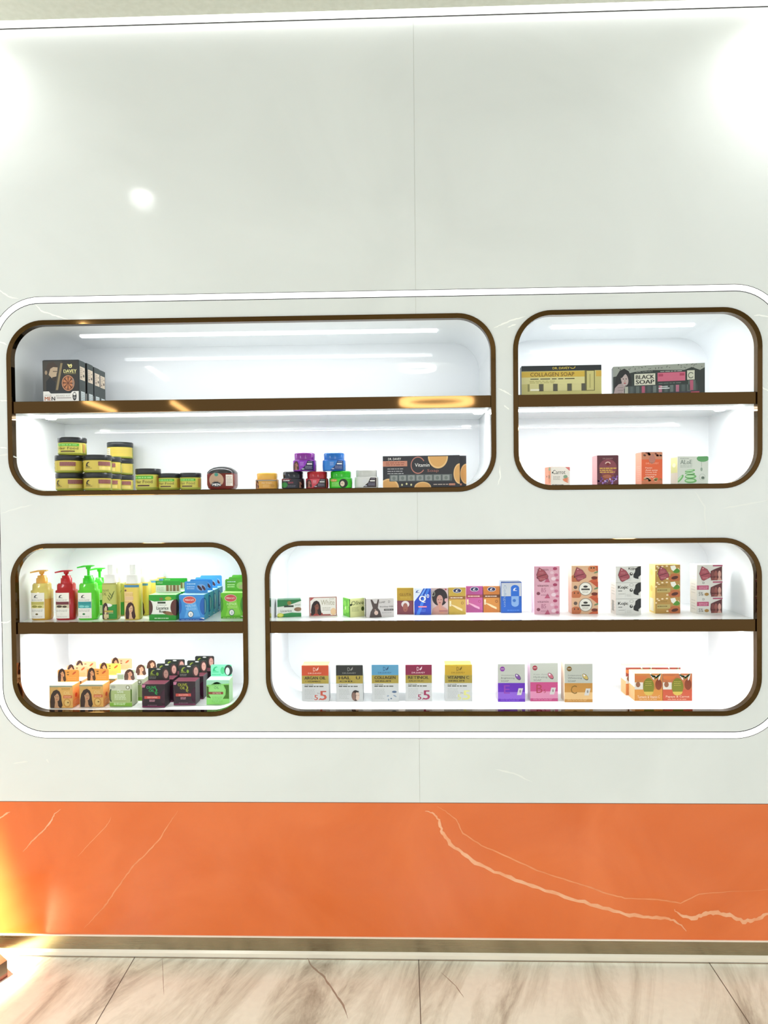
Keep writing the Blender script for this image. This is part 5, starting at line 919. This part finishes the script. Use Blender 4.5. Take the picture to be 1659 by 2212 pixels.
# ------------------------------------------------------------------ room lamps (out of frame, seen as reflections)
def downlight(x, y, e, label, size=172, blend=1.0, rad=.04, soft=.05, col=(.97, 1, 1), rot=(0, 0, 0)):
    root = empty('ceiling_downlight', (x, y, CEIL_Z), label, 'light', 'round ceiling downlights')
    m = MB(); m.loft([(-.006, rad * 1.25, rad * 1.25, 2), (0, rad * 1.3, rad * 1.3, 2)], P('#e6e6e2')); m.build('trim_ring', root)
    m = MB(); m.loft([(-.0085, rad, rad, 2), (-.006, rad, rad, 2)], M_LAMP); m.build('diffuser', root)
    lamp('downlight_glow', 'SPOT', (0, 0, -.02), e, col, rot, parent=root, spot_size=math.radians(size), spot_blend=blend, shadow_soft_size=soft)
downlight(-1.22, -.09, E_DOWN * 1.0, 'ceiling downlight close to the wall past the left edge')
downlight(1.06, -.09, E_DOWN * 1.4, 'ceiling downlight close to the wall near the right edge')
downlight(-1.095, -.99, E_DOWN * 1.2, 'ceiling downlight whose reflection shows high on the white wall', 150, rad=.035)
downlight(-1.75, -.62, 5500, 'warm ceiling spotlight aimed at the lower left corner of the wall', 14, .7, col=(1, .9, .62), rot=(math.radians(12.2), math.radians(-8.9), 0))
def linear(x, y, L_, rz, label):
    root = empty('linear_ceiling_light', (x, y, CEIL_Z), label, 'light', 'linear ceiling lights', rz=rz)
    m = MB(); m.box(-L_ / 2, L_ / 2, -.02, .02, -.03, -.002, P('#dcdcd8')); m.build('housing', root)
    m = MB(); m.box(-L_ / 2 + .01, L_ / 2 - .01, -.013, .013, -.033, -.0302, M_LAMP); m.build('diffuser', root)
    lamp('linear_glow', 'AREA', (0, 0, -.05), E_PANEL, (.96, 1, 1), parent=root, shape='RECTANGLE', size=L_, size_y=.03)
linear(-2.36, -3.7, 1.6, math.radians(84), 'linear ceiling light behind the viewer on the left')
# ring lamp
rl = empty('ring_ceiling_light', (.16, -4.1, CEIL_Z), 'round ring ceiling light at the far side of the shop', 'light')
m = MB(); n = 48
vs = []
for k in range(n):
    t = 2 * math.pi * k / n
    for r_, z_ in ((.15, -.03), (.175, -.03), (.175, -.06), (.15, -.06)): vs.append((r_ * math.cos(t), r_ * math.sin(t), z_))
m.add(vs, [(4 * k + i, 4 * k + (i + 1) % 4, 4 * ((k + 1) % n) + (i + 1) % 4, 4 * ((k + 1) % n) + i) for k in range(n) for i in range(4)], M_LAMP, True); m.build('ring_diffuser', rl)
m = MB()
for k in range(3):
    t = 2 * math.pi * k / 3; m.loft([(-.032, .002, .002, 2), (0, .002, .002, 2)], P('#cccccc'), 8, .162 * math.cos(t), .162 * math.sin(t))
m.build('hanger', rl)

# pendant lamps
def pendant_ring(x, y, z, R, label):
    root = empty('ring_pendant_lamp', (x, y, z), label, 'light'); m = MB(); n = 64; vs = []
    for k in range(n):
        t = 2 * math.pi * k / n
        for r_, z_ in ((R - .022, -.02), (R + .022, -.02), (R + .022, .02), (R - .022, .02)): vs.append((r_ * math.cos(t), r_ * math.sin(t), z_))
    m.add(vs, [(4 * k + i, 4 * k + (i + 1) % 4, 4 * ((k + 1) % n) + (i + 1) % 4, 4 * ((k + 1) % n) + i) for k in range(n) for i in range(4)], M_LAMP, True); m.build('ring_diffuser', root)
    for k in range(3):
        t = 2 * math.pi * k / 3 + .3; m = MB(); m.loft([(.018, .0015, .0015, 2), (CEIL_Z - z, .0015, .0015, 2)], P('#9a9a98'), 8, R * math.cos(t), R * math.sin(t)); m.build('hanging_wire', root)
pendant_ring(.30, -4.0, 2.13, .30, 'large ring pendant lamp hanging behind the viewer')
def pendant_bar(x0, y0, x1, y1, z, label):
    L_ = math.hypot(x1 - x0, y1 - y0); root = empty('linear_pendant_lamp', ((x0 + x1) / 2, (y0 + y1) / 2, z), label, 'light', 'linear pendant lamps', rz=math.atan2(y1 - y0, x1 - x0))
    m = MB(); m.box(-L_ / 2, L_ / 2, -.018, .018, .012, .03, P('#c8c8c4')); m.build('housing', root)
    m = MB(); m.box(-L_ / 2 + .004, L_ / 2 - .004, -.016, .016, -.015, .012, M_LAMP); m.build('diffuser', root)
    for q in (-.4, .4): m = MB(); m.loft([(.028, .0015, .0015, 2), (CEIL_Z - z, .0015, .0015, 2)], P('#9a9a98'), 8, q * L_, 0); m.build('hanging_wire', root)
pendant_bar(-2.65, -3.69, -2.68, -4.36, 2.13, 'linear pendant lamp nearer the left side of the shop')
pendant_bar(-1.95, -3.80, -2.03, -4.50, 2.13, 'linear pendant lamp nearer the middle of the shop')
